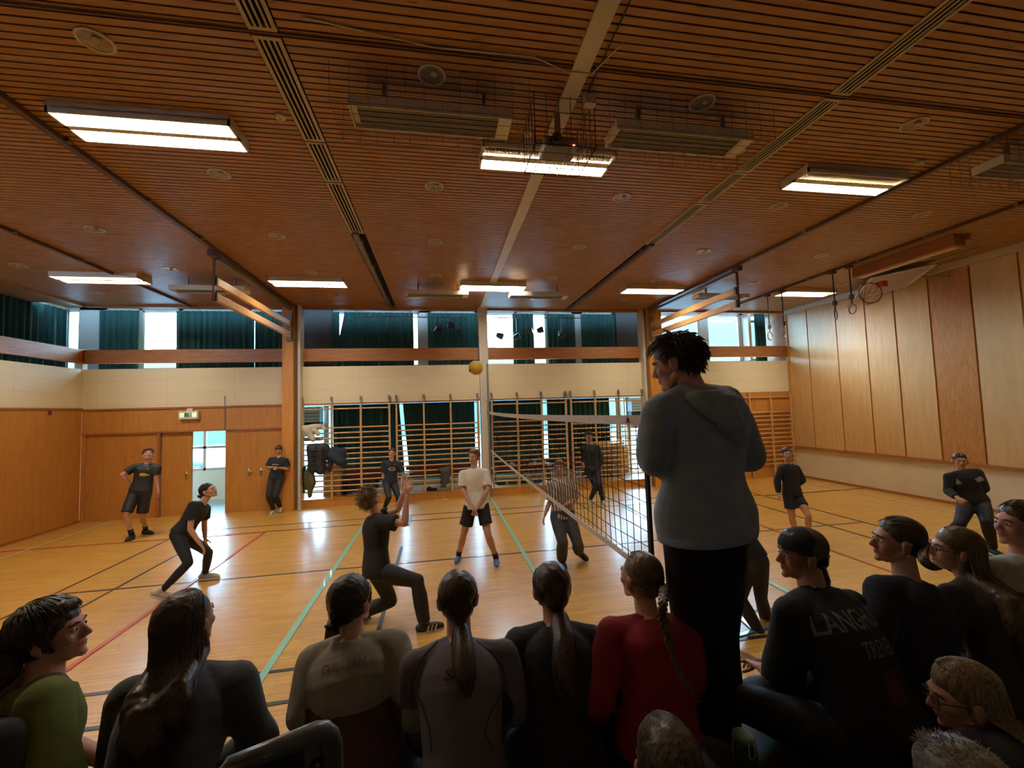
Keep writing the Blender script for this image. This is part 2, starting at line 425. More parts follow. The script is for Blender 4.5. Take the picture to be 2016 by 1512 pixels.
# left bay of the far wall: panelling round the doors
w = MB()
w.box(XL, -3.84, YW, YW + .1, 2.06, 2.60); w.box(XL, -8.27, YW, YW + .1, 0, 2.03)
struct(w.build('wall_far_left_lower', M_ply))
w = MB(); w.box(XL, -3.84, YW - .03, YW + .02, 2.60, 2.64); w.box(XL, -5.27, YW - .02, YW + .02, 2.02, 2.06); w.box(-5.27, -3.84, YW - .02, YW + .02, 2.02, 2.06)
w.box(-6.76, -6.70, YW - .02, YW + .1, 0, 2.03)
struct(w.build('trim_3', M_beam))
M_brass = mat('steel_handle', (.55, .48, .38), .3, metal=.9)
def door(i, x0, x1, hx, y=YW + .03):
    d = struct(MB().box(x0, x1, y, y + .05, .0, 2.04).build('door_%d' % i, M_ply, bevel=.003))
    h = MB(); h.cap((hx, y, 1.0), (hx, y - .05, 1.0), .011); h.cap((hx, y - .05, 1.0), (hx + .1, y - .05, 1.0), .009); h.box(hx - .02, hx + .02, y - .006, y, .86, 1.06)
    h.build('door_handle', M_brass, d, smooth=True)
door(1, -8.27, -6.77, -6.93); door(2, -6.69, -6.03, -6.15, YW + .06); door(3, -5.27, -4.56, -4.74); door(4, -4.557, -3.80, -4.66 + .2)
# lobby behind the open door, with its window
lb = MB(); lb.box(-8.6, -4.6, 13.6, 13.7, 0, .84); lb.box(-8.6, -4.6, 13.6, 13.7, 2.1, 2.6); lb.box(-8.6, -7.6, 13.6, 13.7, .84, 2.1); lb.box(-5.6, -4.6, 13.6, 13.7, .84, 2.1)
lb.box(-8.7, -8.6, YW + .12, 13.7, 0, 2.6); lb.box(-4.6, -4.5, YW + .12, 13.7, 0, 2.6); lb.box(-8.7, -4.5, YW + .12, 13.7, 2.6, 2.68)
struct(lb.build('wall_lobby', M_plaster)); struct(MB().box(-8.7, -4.5, YW + .05, 13.7, -.1, 0).build('floor_lobby', mat('lobby_floor', (.5, .6, .7), .3)))
def window(i, x0, x1, z0, z1, y, muls=(), rails=(), fr=.05, m=None, side=False):
    """framed window in a wall facing -y (or facing +x when side)"""
    f = MB(); T = (lambda b, a0, a1, z_0, z_1, d0, d1: b.box(a0, a1, y + d0, y + d1, z_0, z_1)) if not side else (lambda b, a0, a1, z_0, z_1, d0, d1: b.box(y - d1, y - d0, a0, a1, z_0, z_1))
    T(f, x0, x0 + fr, z0, z1, 0, .06); T(f, x1 - fr, x1, z0, z1, 0, .06); T(f, x0, x1, z0, z0 + fr, 0, .06); T(f, x0, x1, z1 - fr, z1, 0, .06)
    for q in muls: T(f, q - fr / 2, q + fr / 2, z0, z1, 0, .06)
    for q in rails: T(f, x0, x1, q - fr / 2, q + fr / 2, 0, .06)
    o = struct(f.build('window_%d' % i, m or M_white))
    g = MB(); T(g, x0 + fr / 2, x1 - fr / 2, z0 + fr / 2, z1 - fr / 2, .028, .032); g.build('pane', M_glass, o)
    return o
M_winwood = mat('window_wood', (.55, .42, .30), .5)
window(1, -7.6, -5.6, .84, 2.1, 13.62, (-6.72,), (1.5,), .07, M_winwood)

# gallery beams, ledges and headers over the gap
bm_ = MB(); bm_.box(XL, -3.84, YW + .0, YW + .11, 3.73, 4.06); bm_.box(-3.5, 1.08, YW, YW + .11, 3.73, 4.06); bm_.box(1.36, 5.92, YW, YW + .11, 3.73, 4.06); bm_.box(6.42, XR, YW, YW + .11, 3.73, 4.06)
struct(bm_.build('trim_4', M_beam))
struct(MB().box(XL - .11, XL, YF, YW + .1, 3.73, 4.06).build('trim_5', M_beamY))
b = MB()
for x0, x1 in ((XL, -3.84), (-3.5, 1.08), (1.36, 5.92), (6.42, XR)): b.box(x0, x1, YW - .02, YW + .1, H - .06, H + .1)
b.box(XL - .08, XL, YF, YW, H - .06, H + .1)
struct(b.build('trim_6', M_beam))
b = MB()   # recess ledge
b.box(XL - 1.2, XR + 1.2, YW + .12, YR + .1, 3.48, 3.585); b.box(XL - 1.2, XL - .12, YF, YR, 3.48, 3.585)
struct(b.build('trim_7', M_plaster))
struct(MB().box(-8.52, -8.35, YW - .02, YW + .12, 3.59, 4.08).build('trim_8', M_plaster))
# recess back wall: posts between the openings, sill and head, then windows
rb = MB()
openings = [(-9.52, -9.22), (-8.6, -7.85), (-7.78, -6.90), (-6.8, -5.2), (-5.1, -3.9), (-2.95, -2.35), (-2.3, -.80), (-.76, -.56), (-.2, 1.1), (1.42, 2.32), (2.38, 3.32), (3.38, 4.15), (4.5, 5.5), (6.95, 8.55), (8.86, 10.06), (10.2, 11.25)]
xs = [XL - 1.3] + [v for o in openings for v in o] + [XR + 1.2]
for a, b2 in zip(xs[0::2], xs[1::2]): rb.box(a, b2, YR, YR + .12, 3.585, 5.34)
rb.box(XL - 1.2, XR + 1.2, YR, YR + .12, 5.27, 5.34); rb.box(XL - 1.2, XR + 1.2, YR, YR + .12, 3.585, 3.68)
rb.box(XR + .62, XR + .72, YW + .12, YR, 3.585, 5.34)
struct(rb.build('wall_recess', mat('recess_paint', (.50, .50, .46), .7)))
for i, (a, b2) in enumerate(openings): window(2 + i, a, b2, 3.68, 5.27, YR + .03, (), (), .045)
# dark grey boards at the two ends of the middle recess, light pillars
b = MB(); b.box(-3.95, -2.96, YR - .15, YR - .05, 3.59, 5.34); b.box(5.56, 6.6, YR - .15, YR - .05, 3.59, 5.34); struct(b.build('trim_9', M_grey))
# left side gallery
lw = MB(); lw.box(XL - 1.3, XL - 1.18, YF, YR, 3.585, 5.34)
struct(lw.build('wall_gallery_left', M_plaster))
def curtain(x0, x1, z0, z1, y, label, amp=.035, per=.16, side=False, slant=0.0, m=None, group=None, tl=0.0, bl=0.0):
    n = max(8, int(abs(x1 - x0) / per * 8)); vs = []; fs = []; rows = 7
    ph = random.uniform(0, 6)
    for th in (0, .006):
        for r in range(rows):
            z = z1 + (z0 - z1) * r / (rows - 1); sp = r / (rows - 1)
            for i in range(n + 1):
                u = i / n; x = x0 + (x1 - x0) * u + slant * sp * (u) + (tl * max(0, 1 - 1.8 * sp) + bl * sp) * (1 - u)
                dy = amp * (.55 + .45 * sp) * (math.sin(2 * PI * (x - x0) / per + ph + .3 * math.sin(x * 9)) + .35 * math.sin(2 * PI * (x - x0) / per * 2.3 + sp)) + th
                vs.append((x, y + dy, z) if not side else (y + dy, x, z))
    N = rows * (n + 1)
    for l in (0, 1):
        for r in range(rows - 1):
            for i in range(n):
                a = l * N + r * (n + 1) + i; fs.append((a, a + 1, a + n + 2, a + n + 1))
    for r in range(rows - 1):
        for i in (0, n):
            a = r * (n + 1) + i; fs.append((a, a + n + 1, a + n + 1 + N, a + N))
    mb = MB(); mb.add(vs, fs); o = mb.build('curtain', m or M_green, smooth=True)
    tag(o, label, 'curtain', group); return o
zc0, zc1 = 3.66, 5.24
curtain(-8.72, -7.8, zc0, zc1, YR - .1, 'dark green curtain left of the bright gallery window in the left bay', group='gallery curtains')
curtain(-6.92, -4.99, zc0, zc1, YR - .1, 'wide dark green gallery curtain right of the bright window in the left bay', group='gallery curtains')
curtain(-4.97, -3.4, zc0, zc1, YR - .1, 'dark green gallery curtain against the left wooden column, right of a thin gap', group='gallery curtains')
curtain(-3.05, -2.76, zc0, zc1, YR - .1, 'narrow green gallery curtain beside the left grey board', group='gallery curtains')
curtain(-2.80, -.72, zc0, zc1, YR - .1, 'dark green gallery curtain between the tapering light gap and the bright strip', tl=.17, group='gallery curtains')
curtain(-.30, 1.25, zc0, zc1, YR - .1, 'dark green gallery curtain just left of the white middle column', group='gallery curtains')
curtain(2.24, 2.90, zc0, zc1, YR - .1, 'narrow green gallery curtain between two bright windows right of the middle column', group='gallery curtains')
curtain(3.32, 4.22, zc0, zc1, YR - .1, 'green gallery curtain left of the pale post in the middle right bay', group='gallery curtains')
curtain(4.42, 5.62, zc0, zc1, YR - .1, 'green gallery curtain between the pale post and the right grey board', group='gallery curtains')
curtain(10.35, 10.75, zc0, zc1, YR - .35, 'dark gathered curtain at the right end of the gallery', amp=.05, per=.1, group='gallery curtains')
curtain(YF + .4, 12.58, zc0, zc1, XL - 1.08, 'long dark green curtain along the left side gallery', side=True, group='gallery curtains')
# open casement behind the right bay
ow = MB(); ow.box(10.1, 10.2, YR - .35, YR - .02, 3.7, 5.25); ow.box(10.2, 10.72, YR - .1, YR - .05, 3.7, 3.78); ow.box(10.2, 10.72, YR - .1, YR - .05, 5.0, 5.08)
struct(ow.build('trim_10', M_winwood))
# curtain rods
for a, b2 in ((-2.7, 1.0), (1.5, 4.3)):
    for zz in (5.10, 5.02):
        pass
def rod(a, b2, y, z, label):
    o = MB().cap((a, y, z), (b2, y, z), .014).build('stage_light_bar', M_steel, smooth=True); tag(o, label, 'pipe')
rod(-2.15, 1.0, YW + .35, 4.98, 'thin steel lighting pipe in the recess left of the middle column')
rod(1.55, 4.2, YW + .35, 4.98, 'thin steel lighting pipe in the recess right of the middle column')
# spotlights hanging from the pipe
M_lens = mat('lens', (.35, .3, .28), .2)
def spot(x, z, az, label):
    t = thing('spotlight', label, 'stage light', (x, YW + .35, z), 'stage lights on the gallery pipes')
    d = V((math.cos(az), -.35, math.sin(az))).normalized(); c = V((x, YW + .35, z))
    MB().tube([c - d * .10, c - d * .04, c + d * .09], [.058, .084, .098], 14).build('housing', M_blk, t)
    MB().tube([c + d * .088, c + d * .094], .08, 14).build('lens', M_lens, t)
    b = MB()
    for s in (-1, 1): b.bar(c + V((.09 * s, 0, 0)), c + V((.09 * s, 0, .13)), .012)
    b.bar(c + V((-.09, 0, .13)), c + V((.09, 0, .13)), .012); b.bar(c + V((0, 0, .13)), (x, YW + .35, 4.98), .02); b.build('bracket', M_blk, t)
for x, z, az, l in ((.0, 4.62, 2.6, 'black stage light left of the middle column, beside the pale post'), (.35, 4.75, 3.0, 'black stage light in the middle of the group left of the column'), (.62, 4.6, 2.0, 'black stage light with pale lens nearest the column on its left'),
                    (1.75, 4.45, -.4, 'stage light hanging in front of the bright window just right of the middle column'), (2.25, 4.42, .4, 'stage light at the right edge of the first bright window'), (2.62, 4.6, .2, 'stage light in front of the narrow curtain between two bright windows'), (2.95, 4.62, .3, 'stage light tilted across the second bright window'), (3.6, 4.47, .6, 'small stage light farthest to the right on the pipe')):
    spot(x, z, az, l)

# right wall: plywood panels above a plaster plinth
wr = struct(MB().box(XR, XR + .12, YF - .1, YR + .12, 0, .9).build('wall_right', M_plaster))
joints = [YF - .1, 2.9, 3.7, 4.55, 5.35, 6.12, 6.87, 7.63, 8.37, 9.08, 9.9, 10.82, YW]
up = struct(MB().box(XR + .02, XR + .12, YF - .1, YR + .12, .9, H + .1).build('wall_right_upper', M_beamY))
tones = [M_ply4, M_ply4, M_ply4, M_ply4, M_ply4, M_ply4, M_ply3, M_ply2, M_ply2, M_ply2, M_ply2, M_ply2]
for a, b2, m in zip(joints[:-1], joints[1:], tones):
    MB().box(XR, XR + .022, a + .018, b2 - .018, .93, 5.02).build('wall_panel', m, up)
struct(MB().box(XR - .05, XR + .03, YF, YW, .865, .925).build('trim_11', M_beamY))
struct(MB().box(XR - .03, XR + .03, YW - .06, YW + .02, 0, H).build('trim_12', M_glulam))
struct(MB().box(XR - .10, XR + .02, YF, YW, 5.03, H).build('trim_13', M_white))
b = MB(); b.box(XR - .02, XR, YF, YW, 0, .06); struct(b.build('baseboard_right', M_beamY))
b = MB(); b.box(XL, XL + .015, YF, YW, 0, .05); struct(b.build('baseboard_left', M_beamY))

# columns on the far wall
def column(x0, x1, flip, nm):
    c = struct(MB().box(x0 if not flip else x0 + .14, x1 - .14 if not flip else x1, YW - .28, YW + .14, 0, H).build(nm, M_glulam))
    g0, g1 = (x1 - .14, x1 - .06) if not flip else (x0 + .06, x0 + .14)
    MB().box(g0, g1, YW - .16, YW + .1, 0, H).build('steel_channel', M_railg, c)
    g0, g1 = (x1 - .06, x1) if not flip else (x0, x0 + .06)
    MB().box(g0, g1, YW - .2, YW + .12, 0, H).build('edge_strip', M_white, c)
column(-3.86, -3.46, False, 'trim_14'); column(5.88, 6.44, True, 'trim_15')
c = struct(MB().box(1.10, 1.34, YW - .14, YW + .12, 0, H).build('trim_16', M_white))
MB().box(1.17, 1.27, YW - .17, YW - .14, 2.6, H).build('edge_strip', M_white, c); MB().box(1.29, 1.34, YW - .18, YW - .13, 0, 2.6).build('steel_channel', M_steel, c)

# kerb board in front of the alcoves
cb = MB(); cb.box(-3.82, 6.4, YW - .04, YW + .06, 0, .19); cb.box(-3.82, 6.4, YW - .05, YW + .3, .19, .205)
for x in (-.2, -.28, 2.4, 4.9): cb.box(x - .004, x + .004, YW - .045, YW - .04, 0, .19)
struct(cb.build('trim_17', M_ply))
# alcove behind the wall bars
YA = 13.0
al = MB(); al.box(-3.9, 7.2, YW + .06, YA + .2, .0, .16); struct(al.build('floor_alcove', mat('alcove_floor', (.5, .42, .34), .5)))
al = MB(); al.box(-4.0, -3.9, YW + .12, YA, .16, 2.6); al.box(7.2, 7.3, YW + .12, YA, .16, 2.6); al.box(-4, 7.3, YW + .12, YA + .1, 2.62, 2.7)
al.box(-3.0, 5.3, YA, YA + .1, .16, .45); al.box(-3.30, -3.17, YA - .05, YA + .1, .16, 2.6); al.box(5.68, 5.76, YA, YA + .1, .16, 2.6); al.box(5.95, 6.08, YA - .1, YA + .1, .16, 2.6)
struct(al.build('wall_alcove', M_plaster))
ops = [(-3.9, -3.08, .16), (-3.05, -1.25, .45), (-1.3, -.8, .45), (-.8, 1.2, .45), (1.3, 3.12, .45), (3.14, 3.42, .45), (3.42, 5.3, .45), (5.32, 5.68, 1.0), (5.74, 5.96, 1.0), (6.08, 7.15, .16)]
for i, (a, b2, z) in enumerate(ops): window(21 + i, a, b2, z, 2.6, YA + .04, (), (), .03)
al = MB(); al.box(5.3, 5.97, YA - .02, YA + .12, .16, 1.02); struct(al.build('wall_alcove_lower', M_ply))
curtain(-3.04, -1.18, .40, 2.605, YA - .08, 'dark green alcove curtain behind the leftmost wall bars', slant=.14, group='alcove curtains')
curtain(-1.08, 1.04, .40, 2.605, YA - .08, 'dark green alcove curtain left of the middle column', bl=.17, tl=.0, group='alcove curtains')
curtain(1.36, 3.19, .38, 2.605, YA - .08, 'dark green alcove curtain right of the middle column', group='alcove curtains')
curtain(3.32, 5.38, .40, 2.605, YA - .08, 'dark green alcove curtain behind the bars near the right column', group='alcove curtains')
# outdoors: ground, a wooded snowy hill and the yard wall
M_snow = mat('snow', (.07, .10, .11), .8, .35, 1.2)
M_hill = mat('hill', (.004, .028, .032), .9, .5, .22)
g = MB(); g.box(-60, 70, 13.9, 160, -.6, -.3); struct(g.build('floor_outside', M_snow))
rs = np.random.RandomState(3); vs = []; fs = []; nx, ny = 60, 14
for j in range(ny):
    for i in range(nx):
        x = -60 + 150 * i / (nx - 1); yy = 45 + 70 * j / (ny - 1)
        z = -1 + (15 + 9 / (1 + math.exp(-(x - 45) / 8)) + 1.0 * math.sin(x * .09 + 1) + 1.2 * math.sin(x * .21)) * math.sin(PI / 2 * j / (ny - 1)) + rs.uniform(-.5, .5) + (2.5 if 0 < j else 0)
        vs.append((x, yy, z))
for j in range(ny - 1):
    for i in range(nx - 1):
        a = j * nx + i; fs.append((a, a + 1, a + nx + 1, a + nx))
mb = MB(); mb.add(vs, fs); o = mb.build('hillside', M_hill, smooth=True); o['kind'] = 'stuff'; o['label'] = 'blue-green wooded hillside seen through the right gallery windows'; o['category'] = 'hill'
# rocks outside the lobby window
rk = MB()
for k in range(26):
    x = -10.5 + rs.uniform(0, 5); yy = 15.5 + rs.uniform(0, 3.5)
    rk.ell((x, yy, rs.uniform(-.2, .9) * (yy - 14) / 3), (rs.uniform(.3, .7), rs.uniform(.3, .6), rs.uniform(.15, .4)), nu=8, nv=6)
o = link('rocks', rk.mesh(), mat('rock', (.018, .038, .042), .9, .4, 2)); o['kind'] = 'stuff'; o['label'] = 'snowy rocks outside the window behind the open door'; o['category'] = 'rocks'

# the stage the spectators sit on (unseen room behind the camera, walls paled to bounce light onto their backs)
M_stage = mat('stage_boards', (.06, .045, .035), .6, .2, 3); M_stw = mat('stage_wall', (.75, .72, .66), .9)
struct(MB().box(XL - .1, XR + .1, -4.1, YF, .75, .85).build('floor_stage', M_stage))
struct(MB().box(XL, XR, YF - .06, YF, 0, .75).build('wall_stage_front', M_ply))
b = MB(); b.box(XL - .2, XR + .2, -4.2, -4.1, .85, H + .1); struct(b.build('wall_stage_back', M_stw))
b = MB(); b.box(XL - .2, XL - .1, -4.1, YF, .85, H + .1); b.box(XR + .1, XR + .2, -4.1, YF, .85, H + .1); struct(b.build('wall_stage_sides', M_stw))
struct(MB().box(XL - .2, XR + .2, -4.1, YF - .1, H - .15, H - .08).build('ceiling_stage', M_stw))
struct(MB().box(XL - .2, XR + .2, YF - .3, YF - .1, H - .15, H + .12).build('wall_proscenium', M_stw))

# ================================================================== CEILING THINGS
M_tube = mat('fluorescent_tube', (1, 1, 1), .5, emit=(1.0, .90, .74), estr=TUBE)
M_fix = mat('fixture_enamel', (.70, .64, .53), .4)
M_louv = mat('louvre', (.45, .37, .26), .35, metal=.3)
M_refl2 = mat('unlit_reflector', (.16, .12, .08), .6)
def fixture(x0, y0, label, near_lit, off=0):
    x0, y0 = x0 * 1.02, y0 * 1.02; x1, y1 = x0 + 1.47, y0 + .43; z = 5.06
    t = thing('fluorescent_light', label, 'ceiling light', ((x0 + x1) / 2, (y0 + y1) / 2, H), 'fluorescent lights on the ceiling')
    h = MB(); h.box(x0, x1, y0, y1, z + .05, H); h.box(x0, x0 + .02, y0, y1, z, z + .06); h.box(x1 - .02, x1, y0, y1, z, z + .06)
    h.box(x0, x1, y0, y0 + .015, z, z + .06); h.box(x0, x1, y1 - .015, y1, z, z + .06); h.box(x0, x1, (y0 + y1) / 2 - .030, (y0 + y1) / 2 + .030, z + .0, z + .02)
    h.build('housing', M_fix, t)
    for k, (ya, yb) in enumerate(((y0 + .02, y0 + .185), (y1 - .185, y1 - .02))):
        lit = near_lit or k == 1
        m = MB().box(x0 + .03, x1 - .03, ya + .01, yb - .01, z + .028, z + .034) if lit else MB().cap((x0 + .05, (ya + yb) / 2, z + .03), (x1 - .05, (ya + yb) / 2, z + .03), .013)
        o = m.build('lit_tube' if lit else 'unlit_tube', M_tube if lit else M_white, t)
        l = MB()
        if not lit: MB().box(x0 + .02, x1 - .02, ya, yb, z + .040, z + .048).build('reflector', M_refl2, t)
        for j in range(1, 36):
            xx = x0 + .02 + j * (1.41 / 36); l.box(xx - .0015, xx + .0015, ya, yb, z + .002, z + .026)
        l.build('louvre', M_louv, t)
FX = [(-6.98, 4.08, 1), (-3.28, 4.08, 1), (.48, 4.10, 0), (4.30, 4.12, 0), (8.45, 4.12, 0), (-6.98, 8.85, 1), (-3.30, 8.85, 1), (.49, 8.93, 1), (4.28, 8.93, 1), (8.46, 8.93, 1)]
LB = ['twin-tube ceiling light near left, outside the left dark rail', 'large bright twin-tube ceiling light at the upper left, both tubes lit', 'ceiling light beside the caged projector with only its far tube lit', 'ceiling light at the right beside the dark rail with only its far tube lit', 'ceiling light nearest the right wall in the near row',
      'far ceiling light nearest the left gallery', 'far ceiling light just right of the left wooden booms', 'far ceiling light across the white centre strip', 'far ceiling light left of the right wooden booms', 'far ceiling light nearest the right wall']
for (x, y, n), l in zip(FX, LB): fixture(x, y, l, n)
# infrared heaters in wire cages
M_refl = mat('heater_reflector', (.16, .135, .09), .6); M_wire = mat('wire', (.20, .13, .08), .5, metal=.4)
def heater(x0, y0, z, label, L=1.36, cage=True):
    t = thing('radiant_heater', label, 'heater', (x0 + L / 2, y0 + .13, H), 'radiant heaters under the ceiling')
    h = MB(); h.box(x0, x0 + L, y0, y0 + .27, z + .03, z + .09); h.box(x0, x0 + L, y0 - .008, y0, z - .005, z + .09); h.box(x0, x0 + L, y0 + .27, y0 + .278, z - .005, z + .09); h.box(x0 - .01, x0, y0 - .008, y0 + .278, z - .005, z + .09)
    h.build('housing', M_fix, t)
    h = MB()
    for k in range(4): h.box(x0 + .05, x0 + L - .12, y0 + .01 + k * .066, y0 + .062 + k * .066, z + .012, z + .03)
    h.build('reflector', M_refl, t)
    MB().box(x0 + L - .12, x0 + L, y0, y0 + .27, z - .004, z + .03).build('end_plate', M_fix, t)
    b = MB()
    for xx in (x0 + .25, x0 + L - .25): b.box(xx, xx + .03, y0 + .1, y0 + .14, z + .09, H)
    b.build('hanger', M_steel, t)
    if cage:
        w = MB(); X0, X1, Y0, Y1, Z0 = x0 - .13, x0 + L + .13, y0 - .12, y0 + .40, z - .06
        for q in np.linspace(X0, X1, 12): w.bar((q, Y0, Z0), (q, Y1, Z0), .0026); w.bar((q, Y0, Z0), (q, Y0, H), .0026); w.bar((q, Y1, Z0), (q, Y1, H), .0026)
        for q in np.linspace(Y0, Y1, 5): w.bar((X0, q, Z0), (X1, q, Z0), .0026)
        for zz in (Z0, Z0 + .1, Z0 + .2):
            w.bar((X0, Y0, zz), (X1, Y0, zz), .0026); w.bar((X0, Y1, zz), (X1, Y1, zz), .0026); w.bar((X0, Y0, zz), (X0, Y1, zz), .0026); w.bar((X1, Y0, zz), (X1, Y1, zz), .0026)
        w.build('wire_cage', M_wire, t)
heater(-.68, 3.50, 4.88, 'caged radiant heater left of the projector'); heater(1.66, 3.50, 4.88, 'caged radiant heater right of the projector', 1.4)
heater(6.15, 3.50, 4.88, 'caged radiant heater at the right edge, half outside the picture')
heater(-.68, 9.25, 4.90, 'far radiant heater left of the white centre strip', cage=False); heater(1.63, 9.25, 4.90, 'far radiant heater right of the white centre strip', cage=False)
heater(-5.2, 9.2, 4.90, 'far radiant heater behind the left wooden booms', cage=False); heater(6.2, 9.1, 4.90, 'far radiant heater behind the right wooden booms', cage=False)
# recessed round lamps
M_spot = mat('downlight_dish', (.33, .27, .19), .3, .35, 14, metal=.35); M_ring = mat('downlight_ring', (.58, .49, .36), .4)
t0 = None
xs_ = [-7.33, -4.92, -2.45, -.01, 2.48, 4.89, 7.43, 9.85]
for j, y in enumerate((3.43, 5.21, 6.97, 8.74, 10.5)):
    for i, x in enumerate(xs_):
        if j == 0 and i in (0, 7): continue
        if abs(x - 9.85) < .1 and j < 4: pass
        rown = ('nearest', 'second', 'third', 'fourth', 'farthest')[j]; coln = ('first', 'second', 'third', 'fourth', 'fifth', 'sixth', 'seventh', 'eighth')[i]
        lab = f'round recessed ceiling lamp, {coln} column from the left wall in the {rown} row'
        if t0 is None:
            t0 = thing('round_downlight', lab, 'ceiling lamp', (x, y, H), 'round recessed lamps in the ceiling')
            r = MB()
            n = 28; vs = []; fs = []
            for (rr, zz) in ((.118, .0), (.118, -.012), (.098, -.012), (.098, .0)):
                for k in range(n): a = 2 * PI * k / n; vs.append((x + rr * math.cos(a), y + rr * math.sin(a), H + zz))
            for q in range(4):
                for k in range(n): k2 = (k + 1) % n; q2 = (q + 1) % 4; fs.append((q * n + k, q * n + k2, q2 * n + k2, q2 * n + k))
            r.add(vs, fs); r.build('trim_ring', M_ring, t0, smooth=False)
            d = MB(); vs = []; fs = []
            for (rr, zz) in ((.099, -.006), (.085, -.003), (.05, .0), (.0001, .001)):
                for k in range(n): a = 2 * PI * k / n; vs.append((x + rr * math.cos(a), y + rr * math.sin(a), H + zz - .002))
            for q in range(3):
                for k in range(n): k2 = (k + 1) % n; fs.append((q * n + k, q * n + k2, (q + 1) * n + k2, (q + 1) * n + k))
            d.add(vs, fs); d.build('lamp_dish', M_spot, t0, smooth=True)
            MB().ell((x + .02, y - .02, H - .012), (.03, .03, .018), nu=10, nv=6).build('bulb', M_ring, t0, smooth=True)
        else: dup(t0, (x, y, H), lab)
# smoke detectors
s0 = None
for (x, y), l in zip(((-1.42, 4.11), (.95, 4.06), (3.37, 4.04), (5.75, 4.01)), ('left of the left air grille', 'beside the caged projector', 'right of the right-hand heater', 'left of the right dark rail')):
    if s0 is None:
        s0 = thing('smoke_detector', 'small white smoke detector ' + l, 'smoke detector', (x, y, H), 'smoke detectors')
        MB().tube([(x, y, H), (x, y, H - .02), (x, y, H - .032)], [.05, .05, .035], 18).build('body', M_white, s0); MB().tube([(x, y, H - .032), (x, y, H - .036)], .012, 8).build('sensor', M_steel, s0)
    else: dup(s0, (x, y, H), 'small white smoke detector ' + l)
# projector in a wire cage
M_proj = mat('projector_shell', (.20, .17, .14), .4)
t = thing('projector', 'dark ceiling projector inside its wire cage beside the half-lit light', 'projector', (1.17, 3.78, H))
px_, py_, pz_ = 1.16, 3.74, 4.80
MB().box(px_ - .16, px_ + .16, py_ - .12, py_ + .13, pz_ - .05, pz_ + .05).build('housing', M_proj, t, bevel=.015)
MB().tube([(px_ - .06, py_ - .12, pz_), (px_ - .06, py_ - .175, pz_)], [.05, .045], 18).build('lens', M_blk, t)
MB().box(px_ + .10, px_ + .12, py_ - .135, py_ - .129, pz_ - .045, pz_ - .037).build('power_light', mat('red_led', (.8, .05, .03), .4, emit=(1, .15, .08), estr=3), t)
MB().tube([(px_, py_, pz_ + .06), (px_, py_, H)], .03, 12).build('ceiling_mount', M_steel, t)
w = MB(); X0, X1, Y0, Y1, Z0 = px_ - .28, px_ + .28, py_ - .24, py_ + .24, pz_ - .12
for q in np.linspace(X0, X1, 6):
    for yy in (Y0, Y1): w.bar((q, yy, Z0), (q, yy, H), .006)
    w.bar((q, Y0, Z0), (q, Y1, Z0), .006)
for q in np.linspace(Y0, Y1, 5):
    for xx in (X0, X1): w.bar((xx, q, Z0), (xx, q, H), .006)
    w.bar((X0, q, Z0), (X1, q, Z0), .006)
for zz in (Z0, Z0 + .15, Z0 + .3, Z0 + .44):
    for yy in (Y0, Y1): w.bar((X0, yy, zz), (X1, yy, zz), .006)
    for xx in (X0, X1): w.bar((xx, Y0, zz), (xx, Y1, zz), .006)
w.build('wire_cage', M_wire, t)
MB().box(1.33, 1.43, 3.42, 3.5, H - .12, H - .02).build('socket_box', M_white, t)
# thin cables
def cable(pts, r, m, label):
    P = []
    for a, b in zip(pts[:-1], pts[1:]):
        for k in range(6): P.append(V(a).lerp(V(b), k / 6))
    P.append(V(pts[-1])); o = MB().tube(P, r, 6).build('cable', m, smooth=True); tag(o, label, 'cable'); return o
cable([(-.9, 3.02, H - .01), (0, 3.14, H - .015), (.8, 3.12, H - .02), (1.1, 3.22, H - .03), (1.32, 3.22, H - .02), (1.45, 2.9, H - .02)], .006, M_white, 'thin white cable crossing the ceiling boards to the centre strip')
cable([(1.36, 2.3, H - .015), (1.36, 3.4, H - .015), (1.38, 3.45, H - .05)], .006, M_blk, 'dark cable running along the centre strip to the projector')
cable([(XL, 3.18, H - .012), (XR, 3.18, H - .012)], .009, mat('cable_brown', (.2, .09, .04), .6), 'long brown cable across the whole ceiling near the first grille joints')

# wooden booms on both columns
def booms(x, side, label):
    for z, nm in ((4.64, 'upper'), (4.37, 'lower')):
        t = thing('wooden_boom', f'{nm} of the two raised wooden booms {label}', 'gym beam', (x, 9.4, z), 'raised wooden booms')
        MB().box(x - .035, x + .035, 7.7, 11.25, z - .075, z + .06).build('beam', M_boom, t, bevel=.008)
        MB().box(x - .04, x + .04, 7.66, 7.71, z - .08, z + .07).build('end_fitting', M_rail, t)
    t = thing('boom_support', f'dark steel post and trolley holding the raised booms {label}', 'gym fitting', (x, 7.66, H))
    MB().box(x - .015, x + .015, 7.63, 7.67, 4.28, 5.02).build('hanging_post', M_rail, t)
    MB().box(x - .06, x + .06, 7.55, 7.72, 5.02, 5.12).build('trolley', M_rail, t)
    MB().box(x - .05, x + .05, 7.7, 11.4, 5.0, 5.06).build('track_profile', M_railg, t)
    MB().box(x - .06, x + .06, 11.2, 11.33, 4.2, 4.9).build('wall_shoe', M_railg, t)
booms(-3.66, -1, 'by the left column'); booms(6.09, 1, 'by the right column')

